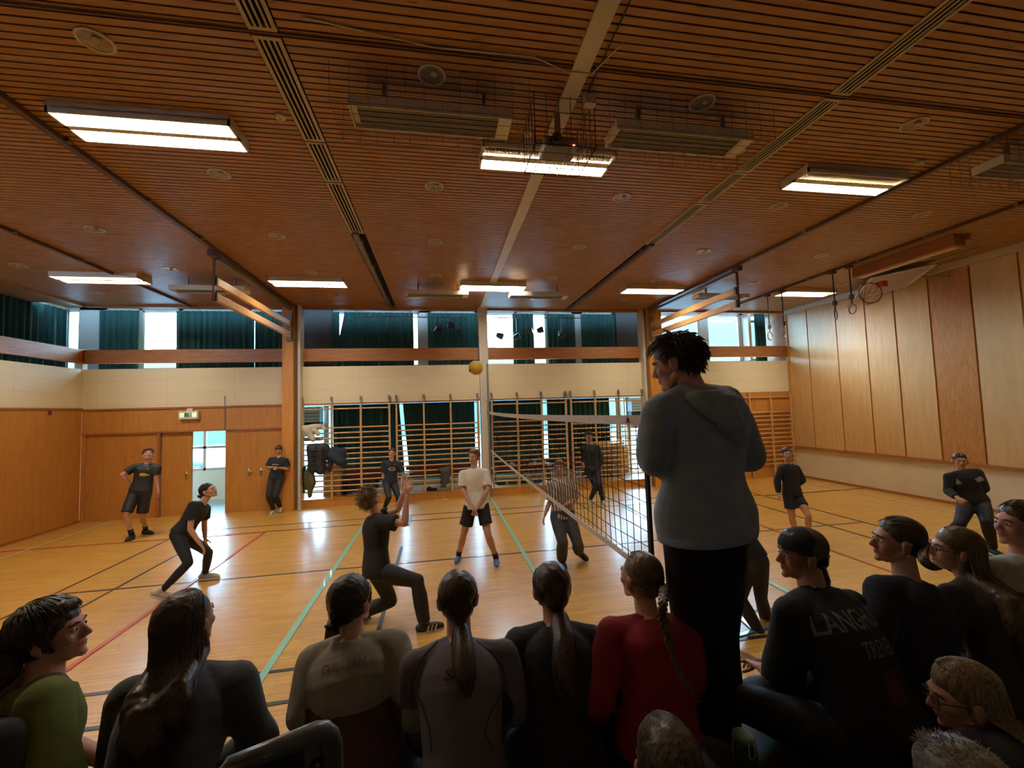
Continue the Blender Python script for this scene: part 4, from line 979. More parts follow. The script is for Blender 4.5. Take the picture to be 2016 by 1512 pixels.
def hair(root, S, style, m, n=160, L=.05, seed=1, tie=(0, -1, -.15), tail=None, r=.0035, thick=.007, tiem=None, vox=.006, braid=False, bun=False, longto=None, vol=1.0, side=0, fringe=.6):
    """volume + separate locks following the head"""
    rs = random.Random(seed); c, M, k = S['head'], S['HM'], S['hk']
    T = lambda p: c + M @ (V(p) * k)
    b = MB(); g = thick
    b.ell(T((0, -.026, .045)), ((.077 + g) * k, (.092 + g) * k, (.080 + g) * k), M, 24, 16)
    b.ell(T((0, -.054, -.008)), ((.064 + g * .6) * k, (.062 + g) * k, (.066) * k), M, 18, 12)
    if style in ('short', 'curly', 'bowl'):
        b.ell(T((0, .030, .088)), ((.058 + g * .5) * k, .050 * k, (.030 + g * .5) * k), M, 16, 10)
    paths = []
    if style in ('short', 'curly', 'bowl'):
        i = 0
        while i < n:
            d = V((rs.gauss(0, 1), rs.gauss(0, 1), rs.gauss(.3, 1))).normalized()
            if d.z < -.75 or (d.y > .30 and d.z < fringe) or (d.z < -.1 and d.y > -.2): continue
            if abs(d.x) > .85 and d.z < .1: continue
            fl = (d - V((0, -.35, .95))); fl = fl - d * fl.dot(d); fl = fl.normalized() if fl.length > 1e-3 else V((1, 0, 0))
            if d.y > .3: fl = (fl + V((side, .35, -.1))).normalized()
            if style == 'curly': fl = (fl * .3 + V((rs.gauss(0, 1), rs.gauss(0, 1), rs.gauss(0, 1))) * .8).normalized()
            l = L * rs.uniform(.6, 1.2); p = E_(d, g * .6); P = [T(p)]; up = .35 if style != 'bowl' else .12
            if style == 'bowl':
                e2 = d; P = []
                for q in range(6):
                    P.append(T(E_(e2, g + .004 + .002 * math.sin(q + i)))); e2 = (e2 + fl * l * 2.2 + V((0, 0, -.05 * q))).normalized(); fl = fl - e2 * fl.dot(e2)
                    if e2.y > .45 and e2.z < fringe - .15: break
                if len(P) > 2: paths.append(P)
                i += 1; continue
            for q in range(4):
                fl = (fl + d * (up - .25 * q * up) + V((0, 0, -.18 * q)) * (1 if style != 'curly' else .2) + V((rs.gauss(0, .12), rs.gauss(0, .12), rs.gauss(0, .12)))).normalized()
                p = p + fl * l / 4; P.append(T(p))
            paths.append(P); i += 1
        me = remesh(b, vox, 3, 'hair'); fold(me, .0022 * k, 160, seed, (1, 1, 1))
        base = MB(); co = [tuple(v.co) for v in me.vertices]; base.add(co, [tuple(p.vertices) for p in me.polygons]); bpy.data.meshes.remove(me)
        return strandset(paths, r * k, 'hair', m, root, base=base)
    tie = V(tie).normalized(); tp = E_(tie, g + .012)
    if style == 'tied':
        i = 0
        while i < n:
            a = rs.uniform(0, 2 * PI); # hairline points: a ring round the face, ears and nape
            d = V((math.sin(a) * .98, .62 * math.cos(a) * (1 if math.cos(a) > 0 else .9), .55 if math.cos(a) > .2 else (.1 + .6 * math.cos(a))))
            d = (d + V((rs.gauss(0, .10), rs.gauss(0, .10) - .0, rs.gauss(0, .08)))).normalized()
            if d.y > .55 and d.z < .45: continue
            u0 = rs.uniform(0, .45); P = []; jit = rs.uniform(-.001, .0035)
            for q in range(9):
                t = u0 + (1 - u0) * q / 8; e = slerp(d, tie, t); P.append(T(E_(e, g + jit - .0015 + .010 * max(0, t - .8) * 5 * .5)))
            paths.append(P); i += 1
        pts = None
        if tail:
            pts = [T(tp)] + [V(p) for p in tail['pts']]; rad = tail.get('r', .028)
            if braid:
                Q = [];
                for a_, b_ in zip(pts[:-1], pts[1:]):
                    for q in range(12): Q.append(a_.lerp(b_, q / 12))
                Q.append(pts[-1]); Q = [clearof(S, sum((Q[max(0, min(len(Q) - 1, i + o))] for o in range(-5, 6)), V((0, 0, 0))) / 11, rad * .5) for i in range(len(Q))]
                sidev = V((1, 0, 0)); backv = V((0, -1, 0)); bm_ = MB()
                for s_ in range(3):
                    P = []; R_ = []
                    for i, p in enumerate(Q):
                        u = i / (len(Q) - 1); rr = rad * (1 - .55 * u); th = i * .62 + s_ * 2 * PI / 3
                        P.append(p + sidev * rr * .75 * math.sin(th) + backv * rr * .45 * math.sin(2 * th)); R_.append(rr * .62)
                    bm_.tube(P, R_, 7)
                bm_.build('braid', m, root, smooth=True)
            else:
                Q = []
                for a_, b_ in zip(pts[:-1], pts[1:]):
                    for q in range(6): Q.append(a_.lerp(b_, q / 6))
                Q.append(pts[-1]); Q = [sum((Q[max(0, min(len(Q) - 1, i + o))] for o in range(-3, 4)), V((0, 0, 0))) / 7 for i in range(len(Q))]; Q = [clearof(S, q_, rad * .55) for q_ in Q]
                bb = MB(); prof = lambda u: rad * (.42 + 1.0 * math.sin(PI * min(1, u * .8 + .12)) ** 1) * (1 if u < .75 else max(.25, 1 - (u - .75) * 2.6))
                bb.tube(Q, [prof(i / (len(Q) - 1)) for i in range(len(Q))], 12)
                for s_ in range(tail.get('n', 46)):
                    a = rs.uniform(0, 2 * PI); w_ = rs.uniform(.75, 1.12); P = []
                    for i, p in enumerate(Q[::2]):
                        u = i * 2 / (len(Q) - 1); a2 = a + .5 * math.sin(u * 3 + s_); P.append(p + V((math.cos(a2), math.sin(a2), 0)) * prof(u) * w_ + V((0, 0, -.006 * s_ / 46 * (u > .9))))
                    bb.tube(P, [r * k * (1 if i < len(P) - 1 else .2) for i in range(len(P))], 4)
                bb.build('ponytail', m, root, smooth=True)
            MB().tube([T(tp) - (pts[1] - pts[0]).normalized() * .005, T(tp) + (pts[1] - pts[0]).normalized() * .02], [rad * .72, rad * .72], 14, 'round').build('hair_tie', tiem or M_blk, root, smooth=True)
        if bun:
            bb = MB(); ctr = T(tp + tie * .012); ax = (M @ tie).normalized(); u_ = ax.orthogonal().normalized(); v_ = ax.cross(u_)
            bb.ell(ctr, (.034 * k, .026 * k, .024 * k), M)
            for s_ in range(14):
                P = []; a0 = rs.uniform(0, 6.28); rr = rs.uniform(.015, .036) * k
                for q in range(12): a = a0 + q * .4; P.append(ctr + u_ * rr * math.cos(a) * 1.1 + v_ * rr * math.sin(a) * .75 + ax * (.03 * k - rr * .55))
                bb.tube(P, .0055 * k, 6)
            bb.build('hair_bun', m, root, smooth=True)
    if style == 'long':
        # locks run from the parting over the head and hang down to longto (list of world points: left edge .. right edge of the ends)
        ends = [V(p) for p in longto]; i = 0
        for j in range(len(ends)):
            hz = ends[j] - (S['P'] * .0 + S['neck']); ends[j] = clearof(S, ends[j], .02)
        while i < n:
            u = rs.random(); ang = (u - .5) * 2 * 1.65   # round the back of the head, -110..110 degrees
            hx = math.sin(ang); hy = -math.cos(ang)
            start = V((hx * .12 + side, rs.uniform(-.55, .62), .9)).normalized(); mid = V((hx * .93, hy * .90 - .05, .15)).normalized(); low = V((hx * .78, hy * .80 - .12, -.62)).normalized()
            P = []
            for q in range(4): P.append(T(E_(slerp(start, mid, q / 4), g + rs.uniform(0, .003))))
            P.append(T(E_(mid, g + .003)))
            a_ = T(E_(mid, g + .003)); lo = T(V((hx * .088, hy * .085 - .03, -.10)) * 1.0)
            f = u * (len(ends) - 1); j = min(int(f), len(ends) - 2); e = ends[j].lerp(ends[j + 1], f - j) + V((rs.gauss(0, .012), rs.gauss(0, .010), rs.gauss(0, .03)))
            for q in range(1, 11):
                t = q / 10; p = (a_ * (1 - t) ** 2 + lo * 2 * t * (1 - t) + e * t * t); p = clearof(S, p, rs.uniform(.014, .03)); P.append(p + V((math.sin(q * 1.3 + i) * .003, math.cos(q + i) * .003, 0)))
            paths.append(P); i += 1
        # volume under the locks
        top = T((0, -.055, -.03)); mid_ = sum(ends, V((0, 0, 0))) / len(ends)
        for j, e in enumerate(ends):
            u = j / (len(ends) - 1); ang = (u - .5) * 3.4; s0_ = T((math.sin(ang) * .055, -math.cos(ang) * .05 - .02, .0)); s1_ = T((math.sin(ang) * .066, -math.cos(ang) * .055 - .03, -.10))
            b.tube([s0_, s1_, clearof(S, s1_.lerp(e, .35), .018), clearof(S, s1_.lerp(e, .7), .014), clearof(S, e.lerp(s1_, .05), .008)], [.036 * k, .036 * k, .030 * vol, .024 * vol, .008], 10, 'round')
    me = remesh(b, vox, 3, 'hair'); fold(me, .0012 * k, 200, seed, (1, 1, .2))
    base = MB(); co = [tuple(v.co) for v in me.vertices]; base.add(co, [tuple(p.vertices) for p in me.polygons]); bpy.data.meshes.remove(me)
    return strandset(paths, r * k, 'hair', m, root, base=base)

def person(label, h, d=None, pel=None, neck=None, head=None, yaw=180, hipyaw=None, eR=None, wR=None, eL=None, wL=None, sR=(0, 0), sL=(0, 0), sn=0, sh=0, fR=None, fL=None, aR=None, aL=None, kR=None, kL=None,
           lift=(0, 0), hy=None, hp=0, hr=0, shirt=None, legs=None, shoe=None, sock=None, skin=None, curl=.35, build=1.0, bend=0, vox=.008, palm=None, zground=0.0, footyaw=(None, None), cat='person', headk=1.0, face=True, pdy=0, jaw=1.0, shw=1.0, handd=(None, None)):
    k = h / 1.75; S = {'k': k, 'build': build, 'hk': k * headk}
    skin = skin or SK_L; f = fdir(yaw); r = V((f.y, -f.x, 0)); hipyaw = yaw if hipyaw is None else hipyaw; hf = fdir(hipyaw); hrr = V((hf.y, -hf.x, 0))
    A = {}
    for s, ff, aa, lf in (('R', fR, aR, lift[0]), ('L', fL, aL, lift[1])):
        if aa is not None: A[s] = V(aa)
        else: A[s] = onz(ff[0], ff[1], zground) + V((0, 0, .085 * k + lf))
    if d is None: d = (depth(A['R']) + depth(A['L'])) / 2 + pdy
    P = W(*pel, d) if len(pel) == 2 else V(pel)
    nk = ik1(P, .30 * h, neck, sn); hc = ik1(nk, .105 * h, head, sh)
    if d is not None and len(pel) == 3: pass
    S['fwd'] = fdir(yaw); S['P'] = P; S['neck'] = nk; S['head'] = hc; S['HM'] = headmat(yaw if hy is None else hy, hp, hr)
    up = (nk - P).normalized()
    bk = -f * bend
    def spine(t):
        c = P.lerp(nk, t) + bk * (4 * t * (1 - t) if 0 < t < 1 else 0); xa = (hrr * (1 - max(0, min(1, t))) + r * max(0, min(1, t))); xa = (xa - up * xa.dot(up)).normalized(); return c, xa
    S['spine'] = spine
    rx = spine(1)[1]; sh_c = P.lerp(nk, .865)
    shR = sh_c + rx * .100 * h * build * shw; shL = sh_c - rx * .100 * h * build * shw
    hx = spine(0)[1]; hR = P + hx * .052 * h - up * .02; hL = P - hx * .052 * h - up * .02
    J = {'shR': shR, 'shL': shL, 'hR': hR, 'hL': hL}
    for s, e, w, sg, s0 in (('R', eR, wR, sR, shR), ('L', eL, wL, sL, shL)):
        def res(base, L, q, sgn):
            return ik1(base, L, q, sgn) if len(q) == 2 else V(q)
        J['e' + s] = res(s0, .172 * h, e, sg[0]); J['w' + s] = res(J['e' + s], .148 * h, w, sg[1])
    for s, kk in (('R', kR), ('L', kL)):
        a = A[s]; hp_ = J['h' + s]; pole = (hf if kk is None else (W(kk[0], kk[1], (depth(a) + depth(hp_)) / 2) - (a + hp_) / 2) + hf * .12) if kk is None or len(kk) == 2 else V(kk)
        J['k' + s] = ik2(hp_, a, .245 * h, .245 * h, pole); J['a' + s] = a
    S['J'] = J
    gx, gy = (P.x, P.y)
    root = thing('person', label, cat, (gx, gy, zground))
    # ---- the body, one continuous surface
    mb = MB(); bb = k * build
    mb.loft(rings(S), 20)
    mb.cap(P.lerp(nk, .93), nk, .062 * bb, .056 * k); mb.cap(nk, hc + S['HM'] @ (V((0, -.022, -.045)) * k), .054 * bb, .050 * bb)
    for s in 'RL':
        sh, e, w = J['sh' + s], J['e' + s], J['w' + s]
        mb.cap(P.lerp(nk, .95), sh, .050 * bb, .050 * bb); mb.tube([sh, sh.lerp(e, .35), e], [.050 * bb, .044 * bb, .036 * bb], 14, 'round'); mb.tube([e, e.lerp(w, .3), w], [.037 * bb, .038 * bb, .024 * k], 14, 'round')
        pm = palm or (V((0, 0, -1)) + f * .3); hd_ = handd['RL'.index(s)]; hd_ = V(hd_) if hd_ else (w - e)
        hand(mb, w, hd_, V(pm), k, curl, 1 if s == 'R' else -1)
        hh, kn, a = J['h' + s], J['k' + s], J['a' + s]
        mb.tube([hh, hh.lerp(kn, .45), kn], [.086 * bb, .073 * bb, .050 * bb], 16, 'round'); mb.tube([kn, kn.lerp(a, .32), kn.lerp(a, .7), a], [.050 * bb, .055 * bb, .040 * bb, .034 * k], 16, 'round')
        fy = footyaw['RL'.index(s)]; fd = fdir(hipyaw if fy is None else fy); J['f' + s] = fd
        sd = (kn - a).normalized(); dz = V((0, 0, -1)) if lift['RL'.index(s)] < .05 else -sd
        if lift['RL'.index(s)] >= .05: fd = (fd + sd * -.5).normalized(); J['f' + s] = fd
        mb.tube([a + dz * .04 * k - fd * .04 * k, a + dz * .045 * k + fd * .06 * k, a + dz * .055 * k + fd * .15 * k], [.034 * k, .036 * k, .026 * k], 12, 'round'); J['dz' + s] = dz
    headmesh(mb, hc, S['HM'], S['hk'], jaw)
    me = remesh(mb, vox, 2, 'body'); link('body', me, skin, root, smooth=True)
    if face:
        HM, hk = S['HM'], S['hk']; T = lambda x, y, z: hc + HM @ (V((x, y, z)) * hk)
        for s in (-1, 1):
            o = MB().ell(T(s * .029, .0735, .003), (.0135 * hk, .0125 * hk, .0095 * hk), HM, 12, 8).build('eye', M_eye, root, smooth=True)
            MB().ell(T(s * .029, .0835, .003), (.006 * hk, .004 * hk, .006 * hk), HM, 10, 6).build('iris', M_iris, o, smooth=True)
            MB().tube([T(s * .046, .075, .020), T(s * .030, .086, .027), T(s * .014, .087, .022)], [.003 * hk, .005 * hk, .004 * hk], 6, 'round').build('eyebrow', M_brow, root, smooth=True)
        b = MB(); b.tube([T(-.024, .082, -.0575), T(-.010, .0885, -.0545), T(0, .089, -.0560), T(.010, .0885, -.0545), T(.024, .082, -.0575)], [.002 * hk, .0045 * hk, .004 * hk, .0045 * hk, .002 * hk], 6, 'round')
        b.tube([T(-.022, .081, -.060), T(0, .088, -.065), T(.022, .081, -.060)], [.002 * hk, .0055 * hk, .002 * hk], 6, 'round'); b.build('lips', M_lip, root, smooth=True)
    # ---- trousers or shorts
    cv = vox * 1.35
    if legs:
        lm = legs['m']; inf = legs.get('infl', .014); mb = MB(); mb.loft(rings(S, inf * .9, -.16, legs.get('top', .16)), 24)
        for s in 'RL':
            hh, kn, a = J['h' + s], J['k' + s], J['a' + s]
            if legs.get('kind', 'long') == 'long':
                fl_ = legs.get('flare', 0.0)
                mb.tube([hh, hh.lerp(kn, .45), kn, ], [.086 * bb + inf, .075 * bb + inf, .054 * bb + inf], 16, 'round'); mb.tube([kn, kn.lerp(a, .35), kn.lerp(a, .75), kn.lerp(a, legs.get('len', .97))], [.054 * bb + inf, .056 * bb + inf + fl_ * .3, .044 * bb + inf * .8 + fl_ * .7, .038 * k + inf * .7 + fl_], 16)
                mb.cap(kn, kn.lerp(a, .1), .054 * bb + inf, .055 * bb + inf)
            else:
                e_ = hh.lerp(kn, legs.get('len', .72)); fl_ = legs.get('flare', .02)
                mb.tube([hh, hh.lerp(kn, .3), e_], [.088 * bb + inf, .082 * bb + inf, .070 * bb + inf + fl_], 18)
                mb.ell(hh, ((.088 * bb + inf),) * 3)
        me = remesh(mb, cv, 8, 'trousers' if legs.get('kind', 'long') == 'long' else 'shorts'); fold(me, legs.get('fold', .005), 24, hash(label) % 97)
        S['legs'] = link('trousers' if legs.get('kind', 'long') == 'long' else 'shorts', me, lm, root, smooth=True)
    if shirt:
        inf = shirt.get('infl', .018); mb = MB(); mb.loft(rings(S, inf, shirt.get('hem', .0), .985, shirt.get('wide', 1.0), True), 26)
        for s in 'RL':
            sh, e, w = J['sh' + s], J['e' + s], J['w' + s]; sl = shirt.get('sleeve', .6)
            mb.cap(P.lerp(nk, .935), sh, .050 * bb + inf * .7, .050 * bb + inf * .9)
            if sl <= 1: mb.tube([sh, sh.lerp(e, sl * .6), sh.lerp(e, sl)], [.051 * bb + inf, .050 * bb + inf * 1.1, .047 * bb + inf * 1.5], 16, 'flat'); mb.ell(sh, ((.051 * bb + inf),) * 3)
            else:
                mb.tube([sh, sh.lerp(e, .5), e], [.051 * bb + inf, .045 * bb + inf, .040 * bb + inf], 16, 'round'); q = e.lerp(w, min(1, sl - 1))
                mb.tube([e, e.lerp(w, .4), q], [.041 * bb + inf, .038 * bb + inf * .9, .028 * k + inf * .7], 16)
        if shirt.get('collar'): mb.tube([P.lerp(nk, .96), nk + (hc - nk) * .10], [.078 * k, .066 * k], 18)
        me = remesh(mb, cv, 3, 'shirt'); fold(me, shirt.get('fold', .005), shirt.get('ff', 20), hash(label) % 89 + 3)
        o = link(shirt.get('name', 'shirt'), me, shirt['m'], root, smooth=True); S['shirt'] = o
    if shoe:
        for s in 'RL':
            a, fd, dz = J['a' + s], J['f' + s], J['dz' + s]; b = MB(); c0 = a + dz * .042 * k
            b.tube([c0 - fd * .055 * k, c0 + fd * .04 * k, c0 + fd * .12 * k + dz * .005, c0 + fd * .175 * k + dz * .012 * k], [.040 * k, .045 * k, .042 * k, .030 * k], 14, 'round'); b.cap(a + dz * .035 * k - fd * .02, a - dz * .02 * k - fd * .015, .043 * k, .041 * k)
            me = remesh(b, .007, 2, 'shoe'); o = link('shoe', me, shoe[0], root, smooth=True)
            sd = fd.cross(-dz).normalized(); zb = c0 + dz * .040 * k
            rg = [(zb + dz * t + fd * .06 * k, fd, sd, .150 * k * q, .050 * k * q) for t, q in ((-.012, .98), (-.002, 1.0), (.008, .97))]
            MB().loft(rg, 22, 2.6).build('sole', shoe[1], o, smooth=False)
            if sock: MB().tube([a + dz * .0, a + (J['k' + s] - a).normalized() * sock[1]], [.041 * k, .043 * k], 14).build('sock', sock[0], root, smooth=True)
    S['root'] = root
    return S
def decal(S, mesh2d, centre, xdir, updir, nrm, m, name, target=None, off=.003, label=None):
    """lays a flat shape (x right, y up, metres) on the cloth under it"""
    tgt = target or S['shirt']; o0 = V(tgt['_o']); bv = BVHTree.FromPolygons([v.co + o0 for v in tgt.data.vertices], [tuple(p.vertices) for p in tgt.data.polygons])
    vs = []; n = V(nrm).normalized()
    for v in mesh2d.vertices:
        p = V(centre) + V(xdir) * v.co.x + V(updir) * v.co.y; h_ = bv.ray_cast(p + n * .4, -n, .8)
        vs.append((h_[0] + n * off) if h_[0] else p)
    me = bpy.data.meshes.new(name); me.from_pydata(vs, [], [tuple(p.vertices) for p in mesh2d.polygons]); me.update()
    ob = bpy.data.objects.new(name, me); COL.objects.link(ob); me.transform(Matrix.Translation(-V(S['root']['_o']))); ob.parent = S['root']; me.materials.append(m)
    if label: ob['label'] = label
    return ob
def textmesh(txt, size, squeeze=1.0, skew=0.0, res=2):
    cu = bpy.data.curves.new('t', 'FONT'); cu.body = txt; cu.size = size; cu.align_x = 'CENTER'; cu.resolution_u = res; cu.offset = size * .012
    ob = bpy.data.objects.new('t', cu); COL.objects.link(ob); dg = bpy.context.evaluated_depsgraph_get(); me = bpy.data.meshes.new_from_object(ob.evaluated_get(dg)); bpy.data.objects.remove(ob)
    for v in me.vertices: v.co.x = v.co.x * squeeze + v.co.y * skew
    bm = bmesh.new(); bm.from_mesh(me); bmesh.ops.triangulate(bm, faces=bm.faces); bmesh.ops.subdivide_edges(bm, edges=[e for e in bm.edges if e.calc_length() > .02], cuts=2); bm.to_mesh(me); bm.free()
    return me
def poly2d(pts, n=6):
    me = bpy.data.meshes.new('p'); me.from_pydata([(x, y, 0) for x, y in pts], [], [tuple(range(len(pts)))]); bm = bmesh.new(); bm.from_mesh(me); bmesh.ops.triangulate(bm, faces=bm.faces); bmesh.ops.subdivide_edges(bm, edges=bm.edges, cuts=n, use_grid_fill=True); bm.to_mesh(me); bm.free(); return me
def ellipse2d(a, b, n=24): return [(a * math.cos(2 * PI * i / n), b * math.sin(2 * PI * i / n)) for i in range(n)]
def back(S, t, x=0.0, sgn=-1):
    c, xa = S['spine'](t); up = (S['neck'] - S['P']).normalized(); n = up.cross(xa).normalized()   # n points to the front
    return c + xa * x, xa, up, n

M_tee = mat('black_cotton', (.016, .016, .018), .85, .2, 10, .2, 260); M_teen = mat('navy_cotton', (.020, .024, .042), .85, .2, 10, .2, 260); M_sil = mat('black_silky', (.020, .021, .024), .55, .2, 10)
M_wtee = mat('white_cotton', (.80, .74, .66), .9, .06, 10, .2, 260); M_legg = mat('black_leggings', (.012, .013, .017), .7); M_trk = mat('black_track', (.018, .019, .022), .7, .2, 8)
M_shoe_w = mat('shoe_white', (.50, .46, .40), .6); M_shoe_b = mat('shoe_black', (.02, .02, .02), .5); M_sole = mat('sole_white', (.62, .60, .55), .6); M_shoe_bl = mat('shoe_blue', (.05, .14, .40), .5); M_yellow = mat('yellow_print', (.70, .52, .03), .6); M_gprint = mat('grey_print', (.30, .32, .30), .7)
H_br = hairmat('hair_brown', (.035, .018, .010), (.085, .045, .022)); H_dk = hairmat('hair_dark', (.010, .007, .006), (.030, .020, .015)); H_bl = hairmat('hair_blond', (.16, .10, .045), (.36, .25, .13)); H_db = hairmat('hair_darkblond', (.075, .045, .020), (.19, .12, .06)); H_rd = hairmat('hair_red', (.14, .02, .008), (.30, .05, .02)); H_lb = hairmat('hair_lightbrown', (.13, .075, .035), (.26, .16, .08))
H_gr = hairmat('hair_grey', (.20, .18, .15), (.40, .37, .32))
# ---------------------------------------------------------------- players and others on the court
S = person('boy in black jersey with yellow emblem, hand on hip, looking up by the left doors', 1.80, fR=(259, 1062), fL=(287, 1051), pel=(277, 967), neck=(291, 913), head=(292, 895), yaw=190, hy=214, hp=22,
           eR=(240, 935), wR=(260, 960), sR=(0, 0), eL=(306, 941), wL=(311, 964), sL=(0, -.3), kR=(259, 1021), kL=(286, 1014), shirt=dict(m=M_sil, sleeve=.7, infl=.022, hem=-.02, fold=.007), legs=dict(m=M_sil, kind='shorts', len=.93, infl=.014, flare=.012, fold=.004), shoe=(M_shoe_b, M_shoe_b), sock=(M_tee, .12), footyaw=(190, -115), handd=(V((.3, .2, -.6)), None))
hair(S['root'], S, 'short', H_br, 150, .045, 3)
c, xa, up, n = back(S, .60); decal(S, poly2d(ellipse2d(.062, .032), 2), c - xa * .02, xa, up, n, M_yellow, 'emblem', label='yellow oval emblem')
decal(S, poly2d([(-.02, -.012), (.11, -.006), (.11, .012), (-.02, .008)], 3), c + xa * -.09, xa, up, n, M_yellow, 'emblem_bar')
decal(S, poly2d([(-.015, -.006), (.015, -.006), (.0, .014)], 1), c + up * .115 + xa * .07, xa, up, n, M_gprint, 'shirt_logo'); decal(S, poly2d([(-.015, -.01), (.015, -.01), (.015, .01), (-.015, .01)], 1), c + up * .115 - xa * .07, xa, up, n, M_gprint, 'shirt_logo')
S = person('woman in black T-shirt and leggings crouching to receive on the left', 1.72, fR=(318, 1184), fL=(404, 1140), pel=(357, 1050), neck=(398, 991), head=(411, 967), yaw=-100, hipyaw=-95, hy=-98, hp=22, sn=-.1, pdy=-.05,
           eR=(374, 1045), wR=(395, 1072), sR=(-.5, 0), eL=(402, 1032), wL=(404, 1060), sL=(.4, .2), kR=(352, 1108), kL=(417, 1078), shirt=dict(m=M_tee, sleeve=.62, infl=.014, hem=-.03, fold=.004), legs=dict(m=M_legg, infl=.005, fold=.001), shoe=(M_shoe_w, M_sole), lift=(.05, 0), footyaw=(-70, -95), build=.98)
hair(S['root'], S, 'tied', H_dk, 110, tie=(0, -1, -.45), bun=True, seed=4)
S = person('person in navy T-shirt and dark trousers leaning beside the left column', 1.72, fR=(538, 1011), fL=(552, 1007), pel=(544, 941), neck=(549, 901), head=(549, 887), yaw=170, hy=190, hp=-22,
           eR=(527, 921), wR=(540, 920), sR=(0, -1), eL=(566, 923), wL=(549, 921), sL=(0, -1), kR=(538, 972), kL=(552, 970), shirt=dict(m=M_teen, sleeve=.75, infl=.022, hem=-.04, fold=.006), legs=dict(m=M_trk, infl=.016, fold=.004), shoe=(M_shoe_w, M_sole), curl=.7, lift=(0, .03), footyaw=(185, 200))
hair(S['root'], S, 'short', H_br, 120, .03, 5, thick=.004)
c, xa, up, n = back(S, .66); decal(S, poly2d([(-.09, -.015), (.09, -.015), (.07, .018), (-.07, .014)], 3), c, xa, up, n, M_gprint, 'shirt_print')
S = person('woman in navy T-shirt with pale emblem by the wall bars, behind the lunging player', 1.72, fR=(758, 1004), fL=(785, 1000), pel=(768, 950), neck=(771, 907), head=(772, 892), yaw=196, hy=170, hp=5,
           eR=(754, 937), wR=(766, 958), sR=(-.2, -.4), eL=(793, 935), wL=(790, 955), sL=(0, 0), kR=(760, 975), kL=(780, 974), shirt=dict(m=M_teen, sleeve=.75, infl=.020, hem=-.06, fold=.005), legs=dict(m=M_trk, infl=.012, fold=.003), shoe=(M_shoe_b, M_sole))
hair(S['root'], S, 'tied', H_br, 90, tie=(0, -1, -.3), seed=6, tail=dict(pts=[S['head'] + V((-.02, .08, -.12)), S['head'] + V((-.02, .10, -.24))], r=.02, n=20))
c, xa, up, n = back(S, .62); decal(S, poly2d(ellipse2d(.085, .042), 2), c, xa, up, n, mat('pale_print', (.42, .42, .36), .7), 'emblem', label='pale oval emblem'); decal(S, poly2d(ellipse2d(.045, .018), 2), c, xa, up, n, M_teen, 'emblem_centre', off=.006)
decal(S, poly2d([(-.02, -.012), (.02, -.012), (.02, .012), (-.02, .012)], 1), c + up * .12 - xa * .07, xa, up, n, mat('red_print', (.3, .08, .05), .7), 'shirt_logo')
S = person('blond player in black lunging with both arms raised, centre of the court', 1.80, fR=(836, 1243), fL=(694, 1228), pel=(741, 1118), neck=(741, 1003), head=(728, 973), yaw=-66, hipyaw=-75, hy=-38, hp=35, sn=.1, pdy=0,
           eR=(797, 1030), wR=(801, 978), sR=(-.6, 0), eL=(783, 1002), wL=(796, 966), sL=(.4, -.2), kR=(824, 1145), kL=(730, 1178), shirt=dict(m=M_tee, sleeve=.62, infl=.026, hem=-.16, fold=.007), legs=dict(m=M_trk, infl=.016, fold=.006, flare=.016), shoe=(M_shoe_b, M_sole), footyaw=(-82, -60), curl=.25, palm=V((.1, 1, .6)), vox=.007, build=1.02)
hair(S['root'], S, 'curly', H_lb, 420, .07, 7, thick=.016, r=.003)
for s in 'R':
    a, fd = S['J']['a' + s], S['J']['f' + s]
    for q in range(3): MB().bar(a + fd * (.02 + .04 * q) + V((.03, -.05, -.01)), a + fd * (.0 + .04 * q) + V((.03, -.055, -.07)), .014, .004, up=(0, -1, 0)).build('shoe_stripe', M_sole, S['root'])
S = person('boy in white T-shirt and black shorts holding his hands low, left of the net', 1.76, fR=(903, 1104), fL=(977, 1110), pel=(938, 994), neck=(933, 921), head=(933, 900), yaw=176, hy=148, hp=2, pdy=-.05,
           eR=tuple(W(911, 964, 6.46)), wR=tuple(W(928, 996, 6.33)), eL=tuple(W(961, 963, 6.46)), wL=tuple(W(942, 996, 6.33)), kR=(913, 1047), kL=(960, 1046), shirt=dict(m=M_wtee, sleeve=.80, infl=.018, hem=-.10, fold=.005), legs=dict(m=M_tee, top=.02, kind='shorts', len=.66, infl=.018, flare=.016), shoe=(M_shoe_bl, M_sole), sock=(M_tee, .10), footyaw=(165, 175), curl=.6)
hair(S['root'], S, 'bowl', H_lb, 170, .05, 8, side=.3)
M_stripe = mat('striped_shirt', (.6, .5, .4), .9)
t_ = M_stripe.node_tree; wv = t_.nodes.new('ShaderNodeTexWave'); wv.wave_type = 'BANDS'; wv.bands_direction = 'X'; wv.inputs['Scale'].default_value = 8.5; tc_ = t_.nodes.new('ShaderNodeTexCoord'); t_.links.new(tc_.outputs['Object'], wv.inputs['Vector'])
cr_ = t_.nodes.new('ShaderNodeValToRGB'); cr_.color_ramp.elements[0].position = .42; cr_.color_ramp.elements[1].position = .58; cr_.color_ramp.elements[0].color = (.16, .11, .09, 1); cr_.color_ramp.elements[1].color = (.66, .58, .48, 1); t_.links.new(wv.outputs['Fac'], cr_.inputs[0]); t_.links.new(cr_.outputs[0], t_.nodes['Principled BSDF'].inputs['Base Color'])
M_jean = mat('grey_jeans', (.055, .062, .072), .85, .25, 14, .2, 200)
